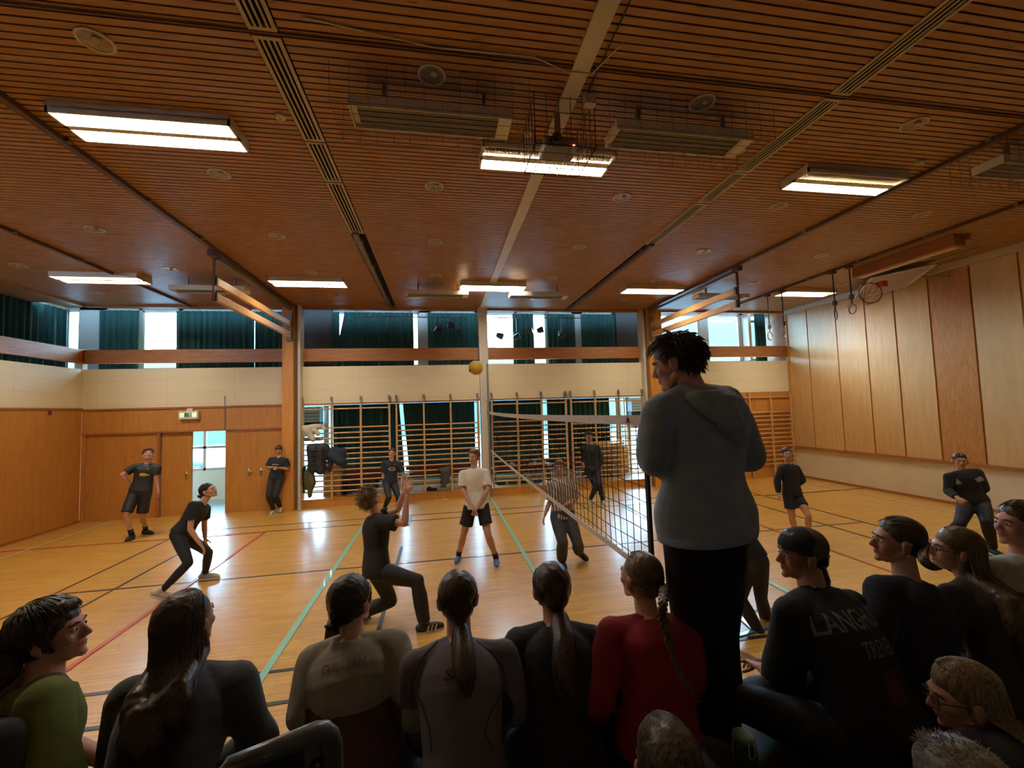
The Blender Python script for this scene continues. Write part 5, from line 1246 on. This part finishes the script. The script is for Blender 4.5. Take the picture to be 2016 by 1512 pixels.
S = person('player in brown and white striped shirt and grey jeans moving behind the net', 1.70, fR=(1106, 1112), fL=(1140, 1104), pel=(1108, 1015), neck=(1104, 940), head=(1101, 919), yaw=165, hy=160, hp=5, pdy=0,
           eR=(1083, 985), wR=(1073, 1014), sR=(0, 0), eL=(1134, 982), wL=(1116, 992), sL=(0, -.8), kR=(1104, 1062), kL=(1134, 1062), lift=(0, .06), shirt=dict(m=M_stripe, sleeve=.95, infl=.018, hem=-.10, fold=.005), legs=dict(m=M_jean, infl=.026, flare=.02, fold=.006), shoe=(M_shoe_b, M_shoe_b), footyaw=(180, 190))
hair(S['root'], S, 'bowl', H_lb, 170, .07, 9)
S = person('man in black shirt and trousers standing beyond the net by the wall bars', 1.82, fR=(1163, 990), fL=(1187, 992), pel=(1166, 922), neck=(1160, 871), head=(1159, 857), yaw=175, hy=165, hp=0,
           eR=(1149, 897), wR=(1148, 912), sR=(.3, -.8), eL=(1182, 898), wL=(1181, 918), sL=(0, -.3), kR=(1165, 955), kL=(1178, 955), shirt=dict(m=M_tee, sleeve=1.95, infl=.024, hem=-.12, collar=True, fold=.007), legs=dict(m=M_teen, infl=.010, fold=.003), shoe=(M_sole, M_sole), footyaw=(140, 175), skin=SK_T)
hair(S['root'], S, 'short', H_dk, 120, .035, 10)
S = person('woman in black long-sleeved top and black shorts standing at the right side of the court', 1.62, fR=(1566, 1052), fL=(1592, 1062), pel=(1560, 973), neck=(1551, 905), head=(1547, 886), yaw=188, hy=160, hp=3,
           eR=(1530, 944), wR=(1533, 972), sR=(0, -.5), eL=(1580, 945), wL=(1553, 969), sL=(0, -.8), kR=(1546, 1012), kL=(1573, 1015), shirt=dict(m=M_tee, sleeve=1.92, infl=.020, hem=-.06, fold=.005), legs=dict(m=M_teen, kind='shorts', len=.55, infl=.014, flare=.012), shoe=(M_shoe_w, M_sole), curl=.6)
hair(S['root'], S, 'tied', H_br, 90, tie=(0, -1, .1), bun=True, seed=11)
S = person('person in black training jacket and trousers crouching ready at the far right of the court', 1.78, fR=(1848, 1078), fL=(1957, 1092), pel=(1917, 990), neck=(1893, 928), head=(1890, 908), yaw=152, hy=135, hp=0, pdy=.1, sn=-.2,
           eR=(1867, 967), wR=(1884, 979), sR=(0, -.8), eL=(1938, 962), wL=(1900, 978), sL=(0, -.8), kR=(1870, 1030), kL=(1935, 1040), shirt=dict(m=M_tee, sleeve=1.92, infl=.022, hem=-.02, fold=.008), legs=dict(m=M_trk, infl=.018, fold=.005), shoe=(M_shoe_b, M_sole), curl=.6)
hair(S['root'], S, 'tied', H_br, 90, tie=(0, -1, .1), bun=True, seed=12)
c, xa, up, n = back(S, .72); decal(S, poly2d([(-.09, -.03), (.03, -.04), (.05, .02), (-.07, .04)], 3), c - xa * .10, xa, up, n, M_gprint, 'jacket_print'); decal(S, poly2d([(-.03, -.04), (.03, -.04), (0, .05)], 3), c + xa * .13, xa, up, n, M_gprint, 'jacket_print')
S = person('player in black with a bent knee, mostly hidden behind the standing referee', 1.68, aR=W(1502, 1256, 4.30), aL=W(1512, 1240, 4.65), pel=(1486, 1100), d=4.45, neck=(1442, 1018), head=(1424, 1000), yaw=85, hipyaw=80, hy=80, hp=0,
           eR=(1425, 1062), wR=(1405, 1085), sR=(.3, 0), eL=(1420, 1062), wL=(1400, 1085), sL=(-.3, 0), kR=(1444, 1172), kL=(1446, 1164), shirt=dict(m=M_tee, sleeve=1.95, infl=.016, hem=0), legs=dict(m=M_trk, infl=.012, fold=.004), shoe=(M_shoe_b, M_sole), footyaw=(80, 80), face=False)
hair(S['root'], S, 'tied', H_br, 60, tie=(0, -1, .1), bun=True, seed=13)

# ---------------------------------------------------------------- the standing referee
M_hood = mat('grey_fleece', (.27, .34, .45), .95, .10, 18, .35, 320, sheen=.3)
S = person('man in grey hooded sweatshirt and black trousers standing on the stage edge beside the net', 1.86, d=1.95, pel=(1388, 1015), neck=(1362, 756), head=(1330, 716), yaw=14, hipyaw=5, hy=48, hp=-14, sh=.0,
           aR=W(1430, 1500, 1.95) * 1, aL=W(1392, 1500, 1.98), eR=(1470, 895), wR=W(1420, 905, 2.22), sR=(.15, 1), eL=(1288, 905), wL=W(1320, 930, 2.20), sL=(.15, 1), zground=.85, kR=(1440, 1230), kL=(1360, 1230), skin=SK_L, vox=.006, bend=.015,
           shirt=dict(m=M_hood, sleeve=1.95, infl=.032, hem=-.14, fold=.016, ff=16, name='hooded_sweatshirt'), legs=dict(m=mat('black_trousers', (.008, .008, .011), .85), infl=.016, fold=.004, top=-.02), shoe=(M_shoe_b, M_shoe_b), build=1.12, shw=.94)
REF = S
hair(S['root'], S, 'short', H_br, 620, .052, 14, thick=.013, r=.0026, vox=.005)
c, xa, up, n = back(S, .90); hb = MB(); nkp = S['neck']
tg = S['shirt']; o0_ = V(tg['_o']); bvh_ = BVHTree.FromPolygons([v.co + o0_ for v in tg.data.vertices], [tuple(p.vertices) for p in tg.data.polygons])
def hp_(x, dn, off):
    q = nkp + xa * x - up * dn; h_ = bvh_.ray_cast(q - n * .5, n, .9)
    return (h_[0] - n * off) if h_[0] else q - n * (.07 + off)
hb.tube([nkp + xa * .085 + n * .055 - up * .02, nkp + xa * .115 - n * .01 - up * .01, hp_(.085, .03, .025), hp_(.03, .05, .03), hp_(-.03, .05, .03), hp_(-.085, .03, .025), nkp - xa * .115 - n * .01 - up * .005, nkp - xa * .085 + n * .055 - up * .015], [.022, .030, .034, .036, .036, .034, .030, .022], 12, 'round')
for (xa_, da_, ra_), (xb_, db_, rb_) in (((-.12, .03, .03), (.03, .235, .020)), ((.135, .05, .03), (.05, .24, .020)), ((-.06, .06, .04), (.03, .19, .035)), ((.07, .06, .04), (.05, .19, .038)), ((.0, .10, .045), (.04, .215, .03)), ((-.11, .05, .028), (.10, .10, .036))):
    hb.tube([hp_(xa_, da_, ra_ * .5), hp_((xa_ + xb_) / 2, (da_ + db_) / 2, .022), hp_(xb_, db_, .012)], [ra_, (ra_ + rb_) / 2, rb_], 12, 'round')
me = remesh(hb, .008, 3, 'hood'); fold(me, .009, 30, 5); link('hood', me, M_hood, S['root'], smooth=True)
# ribbed hem of the sweatshirt
rg = [(c0, x0, y0, a0 + .0, b0 + .0) for (c0, x0, y0, a0, b0) in rings(S, .036, -.155, -.10, 1.0, True)]
MB().loft(rg, 40).build('hem_band', M_hood, S['root'], smooth=True)
cable_ = None

# ---------------------------------------------------------------- spectators sitting on the stage edge, seen from behind
def sit(label, h, d, neck, head, yaw, hy, hp=0, hr=0, shirtm=None, legm=None, skin=None, eR=None, eL=None, wR=None, wL=None, z=.85, build=1.0, sn=0, slv=1.95, bend=.03, infl=.02, fold_=.009, headk=1.0, sh=0, sR=(0, 1), sL=(0, 1), name='shirt', kdir=None, shw=1.0, top=None, ff=18, wide=1.0, jaw=1.0, pelz=None):
    nk = W(neck[0], neck[1], d); f = fdir(yaw) if kdir is None else fdir(kdir); r = V((f.y, -f.x, 0)); pz = pelz or max(z + .10, nk.z - .30 * h)
    lean = math.sqrt(max(0, (.30 * h) ** 2 - (nk.z - pz) ** 2)); P = V((nk.x, nk.y, pz)) - f * min(lean, .22)
    k = h / 1.75
    # knees forward over the edge, shins hanging or folded
    kn = {s: P + f * .40 * k + r * q * .12 for s, q in (('R', 1), ('L', -1))}
    an = {s: kn[s] + f * .05 + V((0, 0, -.36 * k)) for s in 'RL'}
    for s in 'RL':
        if kn[s].y < YF: an[s] = V((P.x, P.y, 0)) + f * .34 * k + r * (-.06 if s == 'R' else .06) + V((0, 0, z + .085 * k))
    hd = ray(*head)
    shx = (fdir(yaw)); rr = V((shx.y, -shx.x, 0)); sc_ = P.lerp(nk, .915)
    def arm(q, e, w):
        sh_ = sc_ + rr * q * .108 * h * build; E1 = e if e is not None else None
        return E1
    e_R = eR if eR else tuple(sc_ + rr * (.135 * h) - V((0, 0, .155 * h)) + f * .03); e_L = eL if eL else tuple(sc_ - rr * (.135 * h) - V((0, 0, .155 * h)) + f * .03)
    w_R = wR if wR else tuple(P + f * .24 + rr * .10 + V((0, 0, .09))); w_L = wL if wL else tuple(P + f * .24 - rr * .10 + V((0, 0, .09)))
    return person(label, h, d=d, pel=tuple(P), neck=neck, head=head, yaw=yaw, hipyaw=yaw if kdir is None else kdir, hy=hy, hp=hp, hr=hr, aR=tuple(an['R']), aL=tuple(an['L']), kR=tuple(f * .3 + V((0, 0, 1)) if kn['R'].y >= YF else f * .4 + r * 1.0 + V((0, 0, .15))), kL=tuple(f * .3 + V((0, 0, 1)) if kn['L'].y >= YF else f * .4 - r * 1.0 + V((0, 0, .15))), eR=e_R, eL=e_L, wR=w_R, wL=w_L, sR=sR, sL=sL, sn=sn, sh=sh,
                  shirt=dict(m=shirtm, sleeve=slv, infl=infl, hem=-.05, fold=fold_, name=name, ff=ff, wide=wide), legs=dict(m=legm or M_trk, infl=.016), shoe=(M_shoe_b, M_sole), zground=z, vox=.006, bend=bend, build=build, skin=skin or SK_L, headk=headk, shw=shw, jaw=jaw)
M_gtee = mat('green_tee', (.115, .135, .020), .9, .1, 10, .2, 260); M_gsw = mat('charcoal_knit', (.060, .062, .068), .95, .15, 20, .4, 300, sheen=.3); M_cjump = mat('cream_rib', (.34, .30, .245), .95, .12, 20, .5, 240); M_brn = mat('brown_rib', (.10, .045, .035), .95, .15, 20, .3, 240)
M_gls = mat('grey_longsleeve', (.155, .13, .145), .8, .06, 20, .15, 260); M_rtee = mat('red_sweat', (.26, .010, .014), .9, .1, 14, .2, 260); M_knv = mat('navy_knit', (.020, .018, .034), .9, .1, 14, .2, 260); M_cream2 = mat('cream_fluffy', (.50, .46, .36), .95, .15, 40, .8, 200, sheen=.5); M_jeanb = mat('blue_jeans', (.065, .11, .20), .85, .2, 14, .2, 240)
S1 = sit('boy in olive green T-shirt at the bottom left, seen in profile', 1.76, 1.42, (88, 1345), (104, 1248), -52, -80, 8, 0, M_gtee, slv=.95, sn=0, infl=.026, skin=SK_P)
hair(S1['root'], S1, 'bowl', hairmat('hair_ash', (.022, .014, .010), (.075, .05, .03)), 620, .095, 21, thick=.014, r=.0026, fringe=.50, vox=.005)
S2 = sit('woman with long brown hair in charcoal knitted sweater, second from the left', 1.70, 1.58, (372, 1318), (370, 1226), 0, -18, 8, 0, M_gsw, infl=.030, fold_=.010, build=1.00)
nk = S2['neck']; bz = S2['P']; q_ = [nk + V((-.045, -.05, -.10)), nk + V((-.02, -.10, -.14)), nk + V((.02, -.155, -.16)), nk + V((.06, -.145, -.14)), nk + V((.095, -.10, -.08)), nk + V((.105, -.05, -.04))]
hair(S2['root'], S2, 'long', hairmat('hair_chestnut', (.022, .012, .008), (.085, .042, .022)), 520, longto=q_, seed=22, thick=.012, r=.0028, vol=1.3)
S3 = sit('woman in cream and brown jumper with a low dark bun, third from the left', 1.68, 1.66, (696, 1258), (694, 1184), -8, -32, 4, 0, M_cjump, legm=M_jeanb, infl=.024, fold_=.010, build=1.00)
hair(S3['root'], S3, 'tied', H_dk, 420, tie=(-.16, -.80, -.85), bun=True, seed=23, thick=.010, r=.0024)
# the brown lower part of the jumper: a second layer over the lower back
o = S3['shirt']; me = o.data.copy(); o0 = V(o['_o']); bm = bmesh.new(); bm.from_mesh(me); cut = S3['P'].lerp(S3['neck'], .60).z - o0.z
bmesh.ops.delete(bm, geom=[f for f in bm.faces if f.calc_center_median().z > cut or abs(f.calc_center_median().x - (S3['P'].x - o0.x)) > .185], context='FACES')
for v in bm.verts: v.co += v.normal * .004
bm.to_mesh(me); bm.free(); me.materials.clear(); me.materials.append(M_brn); ob = bpy.data.objects.new('brown_back_panel', me); COL.objects.link(ob); ob.parent = S3['root']; ob['label'] = 'brown lower back of the jumper'
c, xa, up, n = back(S3, .80); decal(S3, textmesh('CHILLERN', .045, .85), c, xa, up, -n, mat('grey_knit_letters', (.20, .17, .15), .9), 'lettering')
S4 = sit('woman in grey-mauve seamed top with a low brown ponytail, fourth from the left', 1.70, 1.70, (904, 1262), (901, 1178), 0, 2, -2, 0, M_gls, infl=.014, fold_=.010, build=1.00, skin=SK_P, wL=tuple(W(838, 1490, 1.74)), eL=tuple(W(815, 1375, 1.68)), slv=1.80)
hair(S4['root'], S4, 'tied', hairmat('hair_mid', (.030, .019, .013), (.11, .07, .045)), 420, tie=(.06, -.72, -.95), seed=24, thick=.005, r=.0022, tail=dict(pts=[S4['neck'] + V((.012, -.115, .0)), S4['neck'] + V((.02, -.135, -.09))], r=.030, n=60))
M_seam = mat('dark_seam', (.05, .012, .025), .8)
def seam(S, pts, m=M_seam, r=.0022):
    tgt = S['shirt']; o0 = V(tgt['_o']); bv = BVHTree.FromPolygons([v.co + o0 for v in tgt.data.vertices], [tuple(p.vertices) for p in tgt.data.polygons]); P = []
    for i in range((len(pts) - 1) * 8 + 1):
        j = min(i // 8, len(pts) - 2); u = i / 8 - j; a = V((*pts[j], 0)); b = V((*pts[j + 1], 0)); q = a.lerp(b, u); d_ = ray(q.x, q.y).normalized(); h_ = bv.ray_cast(CAM, d_, 6)
        if h_[0]: P.append(h_[0] - d_ * .001)
    if len(P) > 2: MB().tube(P, r, 6).build('seam', m, S['root'], smooth=True)
seam(S4, [(862, 1262), (835, 1290), (815, 1330), (808, 1352), (812, 1395), (822, 1440)]); seam(S4, [(938, 1262), (970, 1285), (990, 1315), (997, 1345), (992, 1400), (985, 1460)])
seam(S4, [(808, 1352), (830, 1385), (845, 1430), (850, 1480)]); seam(S4, [(997, 1340), (985, 1370), (965, 1405), (953, 1445), (972, 1475)])
c, xa, up, n = back(S4, .80)
pt = []
for i in range(17):
    a = -2.2 + i / 16 * 4.2; pt.append(V((.018 * math.sin(a * 1.3), .012 * (i / 8 - 1) * 1.2, 0)))
decal(S4, textmesh('S', .05, 1.7, .25), c - xa * .05 - up * .01, xa, up, -n, M_seam, 'sleeve_logo')
S5 = sit('woman in plain black top with long brown ponytail, fifth from the left', 1.68, 1.74, (1092, 1232), (1084, 1158), 0, 6, 2, 0, M_tee, infl=.022, fold_=.010, build=.98)
hair(S5['root'], S5, 'tied', hairmat('hair_brown2', (.026, .014, .009), (.095, .05, .028)), 420, tie=(.12, -.62, -1.0), seed=25, thick=.010, r=.0024, tail=dict(pts=[S5['neck'] + V((.0, -.115, .02)), S5['neck'] + V((-.03, -.15, -.08)), S5['neck'] + V((-.01, -.15, -.20))], r=.034, n=70))
S6 = sit('woman in red top with a long thin blond braid, beside the standing man', 1.70, 1.76, (1275, 1218), (1259, 1137), 6, 24, 4, 0, M_rtee, infl=.026, fold_=.010, build=1.00, skin=SK_L)
nk = S6['neck']
hair(S6['root'], S6, 'tied', H_db, 460, tie=(.38, -.80, -.30), seed=26, thick=.006, r=.0022, braid=True, tiem=mat('pale_tie', (.35, .34, .36), .8), tail=dict(pts=[W(1306, 1180, 1.58), W(1303, 1215, 1.60), W(1316, 1265, 1.58), W(1340, 1330, 1.56), W(1380, 1388, 1.54)], r=.017))
S7 = sit('man in dark cap and black shirt with grey lettering, hands together', 1.80, 1.98, (1602, 1168), (1577, 1092), 14, 72, 0, 0, M_tee, slv=.95, infl=.026, fold_=.010, build=1.10, skin=SK_T, eL=tuple(W(1540, 1345, 2.0)), wL=tuple(W(1500, 1316, 2.20)), wR=tuple(W(1492, 1304, 2.32)), eR=tuple(W(1560, 1330, 2.30)), wide=1.05)
hair(S7['root'], S7, 'short', H_dk, 60, .02, 27, thick=.002)
# cap: dome in two colours with the strap opening at the back
hc, HM, hk = S7['head'], S7['HM'], S7['hk']; T7 = lambda x, y, z: hc + HM @ (V((x, y, z)) * hk)
b = MB(); b.ell(T7(0, -.012, .046), (.090 * hk, .108 * hk, .086 * hk), HM, 32, 22)
me = b.mesh('cap'); bm = bmesh.new(); bm.from_mesh(me); inv = HM.inverted()
def loc7(p): return inv @ (p - hc) / hk
bmesh.ops.delete(bm, geom=[f for f in bm.faces if loc7(f.calc_center_median()).z < .012 + .30 * loc7(f.calc_center_median()).y], context='FACES')
for f in bm.faces:
    q = loc7(f.calc_center_median()); f.material_index = 1 if q.y < -.022 else 0
bm.to_mesh(me); bm.free(); cap_ = link('cap', me, [mat('cap_black', (.012, .012, .014), .8), mat('cap_grey', (.12, .105, .085), .85)], S7['root'], smooth=True); so = cap_.modifiers.new('s', 'SOLIDIFY'); so.thickness = .003; cap_['label'] = 'dark cap with a grey back'
MB().ell(T7(0.0, -.108, .038), (.028 * hk, .014 * hk, .020 * hk), HM).build('strap_opening', M_blk, S7['root'], smooth=True)
MB().tube([T7(.055, -.07, -.02), T7(.03, -.085, -.07), T7(0, -.085, -.12), T7(.0, -.08, -.18)], [.030, .036, .036, .03], 12, 'round').build('neck_hair', H_dk, S7['root'], smooth=True)
c, xa, up, n = back(S7, .73)
M_let = mat('shirt_letters', (.20, .19, .19), .8)
decal(S7, textmesh('LANGHUS', .112, .64, .05, 3), c + xa * -.045 + up * .0, xa, up, -n, M_let, 'lettering', label='large grey letters across the shoulders')
decal(S7, textmesh('TRENER', .088, .62, .05, 3), c + xa * .005 - up * .105, xa, up, -n, M_let, 'lettering', label='smaller grey letters below')
decal(S7, poly2d([(-.045, -.06), (.045, -.06), (.045, .06), (-.045, .06)], 5), c + xa * .0 - up * .21, xa, up, -n, mat('red_patch', (.10, .012, .014), .8), 'shirt_patch', label='dark red square patch')
for i in range(6):
    p = S7['J']['shL'].lerp(S7['neck'], i / 6) + V((0, 0, .055)); a = unit(S7['neck'] - S7['J']['shL']); b2 = MB(); b2.bar(p - V((0, .03, 0)), p + V((0, .03, .0)) + a * .02, .012, .004); b2.build('shoulder_stripe', M_sole, S7['root'])
S8 = sit('woman in navy knitted top with dark ponytail, right of the man in the cap', 1.74, 1.98, (1786, 1144), (1764, 1066), 8, 62, 4, 0, M_knv, infl=.026, fold_=.010, build=1.00)
hair(S8['root'], S8, 'tied', hairmat('hair_brown3', (.030, .019, .012), (.12, .08, .045)), 460, tie=(0, -1, -.22), seed=28, thick=.007, r=.0023, tail=dict(pts=[W(1812, 1100, 1.95), W(1834, 1117, 1.93), W(1856, 1120, 1.90)], r=.014, n=46))
decal(S8, poly2d(ellipse2d(.012, .03), 2), W(1765, 1316, 1.85), V((1, 0, 0)), V((0, 0, 1)), V((0, -1, 0)), M_gprint, 'back_print')
S9 = sit('woman with very long blond-brown hair and glasses, at the right edge of the row', 1.66, 2.06, (1912, 1146), (1878, 1084), 8, 58, 6, 0, mat('olive_grey', (.05, .04, .03), .9), infl=.02)
nk = S9['neck']; q_ = [nk + V((-.15, .06, -.16)), nk + V((-.10, -.08, -.34)), nk + V((.02, -.155, -.50)), nk + V((.15, -.12, -.52)), nk + V((.22, -.03, -.44)), nk + V((.16, .08, -.25))]
hair(S9['root'], S9, 'long', H_db, 520, longto=q_, seed=29, thick=.010, r=.003, vol=1.6)
def glasses(S, m):
    T = lambda x, y, z: S['head'] + S['HM'] @ (V((x, y, z)) * S['hk']); b = MB()
    for s in (-1, 1):
        P = [T(s * .031 + .023 * math.cos(a), .094, .002 + .018 * math.sin(a)) for a in [2 * PI * i / 16 for i in range(17)]]; b.tube(P, .0015, 6); b.cap(T(s * .053, .092, .006), T(s * .079, -.005, .004), .0016, n=6)
    b.cap(T(-.009, .098, .004), T(.009, .098, .004), .0014, n=6); b.build('glasses', m, S['root'], smooth=True)
glasses(S9, M_blk)
S10 = sit('woman in cream fluffy sweater with tied brown hair, cut off by the right edge', 1.70, 2.10, (2016, 1106), (2004, 1024), 5, 74, 4, 0, M_cream2, infl=.028, fold_=.008, build=1.05, skin=SK_P)
hair(S10['root'], S10, 'tied', H_br, 380, tie=(0, -1, .15), bun=True, seed=30, thick=.008)
S11 = sit('blond woman with glasses at the lower right, in front of the row, face turned left', 1.62, 1.36, (1935, 1452), (1893, 1372), 10, 62, -8, 0, mat('dark_top', (.02, .018, .02), .9), infl=.02)
nk = S11['neck']; q_ = [nk + V((-.13, .06, -.10)), nk + V((-.10, -.07, -.22)), nk + V((.0, -.14, -.30)), nk + V((.12, -.10, -.30)), nk + V((.17, .0, -.22)), nk + V((.13, .08, -.12))]
hair(S11['root'], S11, 'long', hairmat('hair_blond2', (.10, .062, .028), (.34, .24, .12)), 560, longto=q_, seed=31, thick=.010, r=.0024, vol=1.3); glasses(S11, M_blk)
S12 = sit('grey-white fluffy head of a spectator at the bottom right corner', 1.60, 1.05, (1905, 1640), (1880, 1555), 30, 40, 0, 0, M_dgrey, infl=.03, headk=1.05)
hair(S12['root'], S12, 'curly', H_gr, 1500, .030, 32, thick=.030, r=.0013, vox=.006)
S13 = sit('grey-brown haired head of a spectator at the bottom centre in front of the red top', 1.60, 1.18, (1330, 1610), (1308, 1498), 0, 0, 4, 0, M_dgrey, infl=.02, headk=1.12)
nk = S13['neck']; q_ = [nk + V((-.10, .04, -.08)), nk + V((-.08, -.07, -.15)), nk + V((.0, -.12, -.18)), nk + V((.10, -.10, -.18)), nk + V((.16, .0, -.14)), nk + V((.12, .06, -.10))]
hair(S13['root'], S13, 'long', hairmat('hair_greybrown', (.030, .021, .014), (.15, .115, .08)), 520, longto=q_, seed=33, thick=.010, r=.0022, vol=1.2)
S0 = sit('dark curly-haired spectator cut off by the left edge', 1.70, 1.30, (-40, 1420), (-22, 1350), -30, -50, 0, 0, M_tee, infl=.02)
hair(S0['root'], S0, 'curly', hairmat('hair_brown4', (.03, .018, .012), (.09, .055, .035)), 420, .05, 34, thick=.022, r=.002)
S14 = sit('red-haired person mostly hidden in front of the woman with the low bun', 1.45, 2.25, (672, 1290), (672, 1238), 0, -10, 0, 0, M_navy, legm=M_jeanb, z=.30, infl=.02, pelz=.62)
nk = S14['neck']; hair(S14['root'], S14, 'long', H_rd, 260, longto=[nk + V((-.10, .03, -.06)), nk + V((-.08, -.06, -.08)), nk + V((.0, -.09, -.10)), nk + V((.08, -.05, -.06)), nk + V((.09, .03, -.04))], seed=35, thick=.008, r=.0024)

# ---------------------------------------------------------------- chair back, bottle
M_chair = mat('grey_plastic', (.075, .080, .078), .32, .1, 6, coat=.3)
t = thing('chair', 'grey plastic chair seen at its backrest in the bottom left foreground', 'chair', (-.33, .85, .85))
A = W(425, 1520, .86); B = W(650, 1432, 1.0); Dn = V((0, 0, -1)); P = [A + Dn * .28, A + Dn * .06, A + Dn * .025 + (B - A) * .03, A + (B - A) * .10, A.lerp(B, .5), B - (B - A) * .14, B - (B - A) * .07 + Dn * .004, B - (B - A) * .02 + Dn * .018, B + Dn * .045 + (B - A) * .01, B + Dn * .09 + (B - A) * .012, B + Dn * .28]
MB().tube(P, [.016, .017, .018, .019, .021, .023, .024, .025, .026, .026, .026], 14, 'round').build('back_frame', M_chair, t, smooth=True)
M2 = A.lerp(B, .14) + Dn * .02; N2 = A.lerp(B, .86) + Dn * .02
mb = MB(); w_ = (B - A).normalized(); nn = w_.cross(Dn).normalized() * .010
for a_, b_, z0_, z1_ in ((.02, .16, .0, .3), (.74, .98, .0, .3), (.16, .74, .115, .3)):
    p0 = A.lerp(B, a_); p1 = A.lerp(B, b_); vs = [p + Dn * z + nn * s for p in (p0, p1) for z in (z0_, z1_) for s in (-1, 1)]
    mb.add(vs, [(0, 1, 3, 2), (4, 6, 7, 5), (0, 4, 5, 1), (2, 3, 7, 6), (0, 2, 6, 4), (1, 5, 7, 3)])
mb.build('backrest', M_chair, t)
mb = MB(); p0 = A.lerp(B, .14); p1 = A.lerp(B, .76); vs = [p + Dn * z + nn * s for p in (p0, p1) for z in (.02, .14) for s in (.2, .5)]
mb.add(vs, [(0, 1, 3, 2), (4, 6, 7, 5), (0, 4, 5, 1), (2, 3, 7, 6), (0, 2, 6, 4), (1, 5, 7, 3)]); mb.build('black_insert', M_blk, t)
for q in (.08, .84):
    p = A.lerp(B, q) + Dn * .065; MB().tube([p - nn * 1.0, p - nn * 1.35], .016, 14).build('fixing_screw', M_blk, t, smooth=True)
    MB().tube([p - nn * 1.2 + V((.004, 0, .004)), p - nn * 1.8 + V((.004, 0, .004))], .005, 8).build('screw_head', M_steel, t, smooth=True)
pa, pb = A + Dn * .30, B + Dn * .30; fw = V((-.1, .42, 0)); zs_ = .85 + .45
vs = [V((p.x, p.y, zs_)) + q for p in (pa, pb) for q in (V((0, 0, 0)), fw)]; mb = MB(); mb.add(vs + [v + V((0, 0, -.03)) for v in vs], [(0, 1, 3, 2), (4, 6, 7, 5), (0, 4, 5, 1), (2, 3, 7, 6), (0, 2, 6, 4), (1, 5, 7, 3)]); mb.build('seat', M_chair, t)
for v in vs: MB().cap(v + V((0, 0, -.02)), V((v.x, v.y, .86)), .013).build('leg', M_steel, t, smooth=True)
t = thing('water_bottle', 'green water bottle with a pale clip on the stage beside the capped man', 'bottle', W(1468, 1512, 1.62))
c0 = W(1464, 1450, 1.62); b0 = V((c0.x + .015, c0.y, .851)); 
MB().tube([b0, b0 + V((0, 0, .01)), c0 + V((0, 0, -.05)), c0 + V((0, 0, -.006)), c0], [.040, .043, .044, .040, .037], 24).build('body', mat('bottle_green', (.03, .11, .055), .3), t, smooth=True)
MB().tube([c0 + V((0, 0, -.004)), c0 + V((0, 0, .006)), c0 + V((0, 0, .008))], [.041, .041, .030], 24).build('lid', mat('lid_green', (.16, .25, .10), .4), t, smooth=True)
p = W(1481, 1482, 1.57); MB().tube([p + V((-.012, 0, .03)), p + V((-.014, 0, -.015)), p + V((0, 0, -.028)), p + V((.014, 0, -.015)), p + V((.010, 0, .045))], .003, 8, 'round').build('clip', mat('clip', (.35, .36, .25), .4), t, smooth=True)
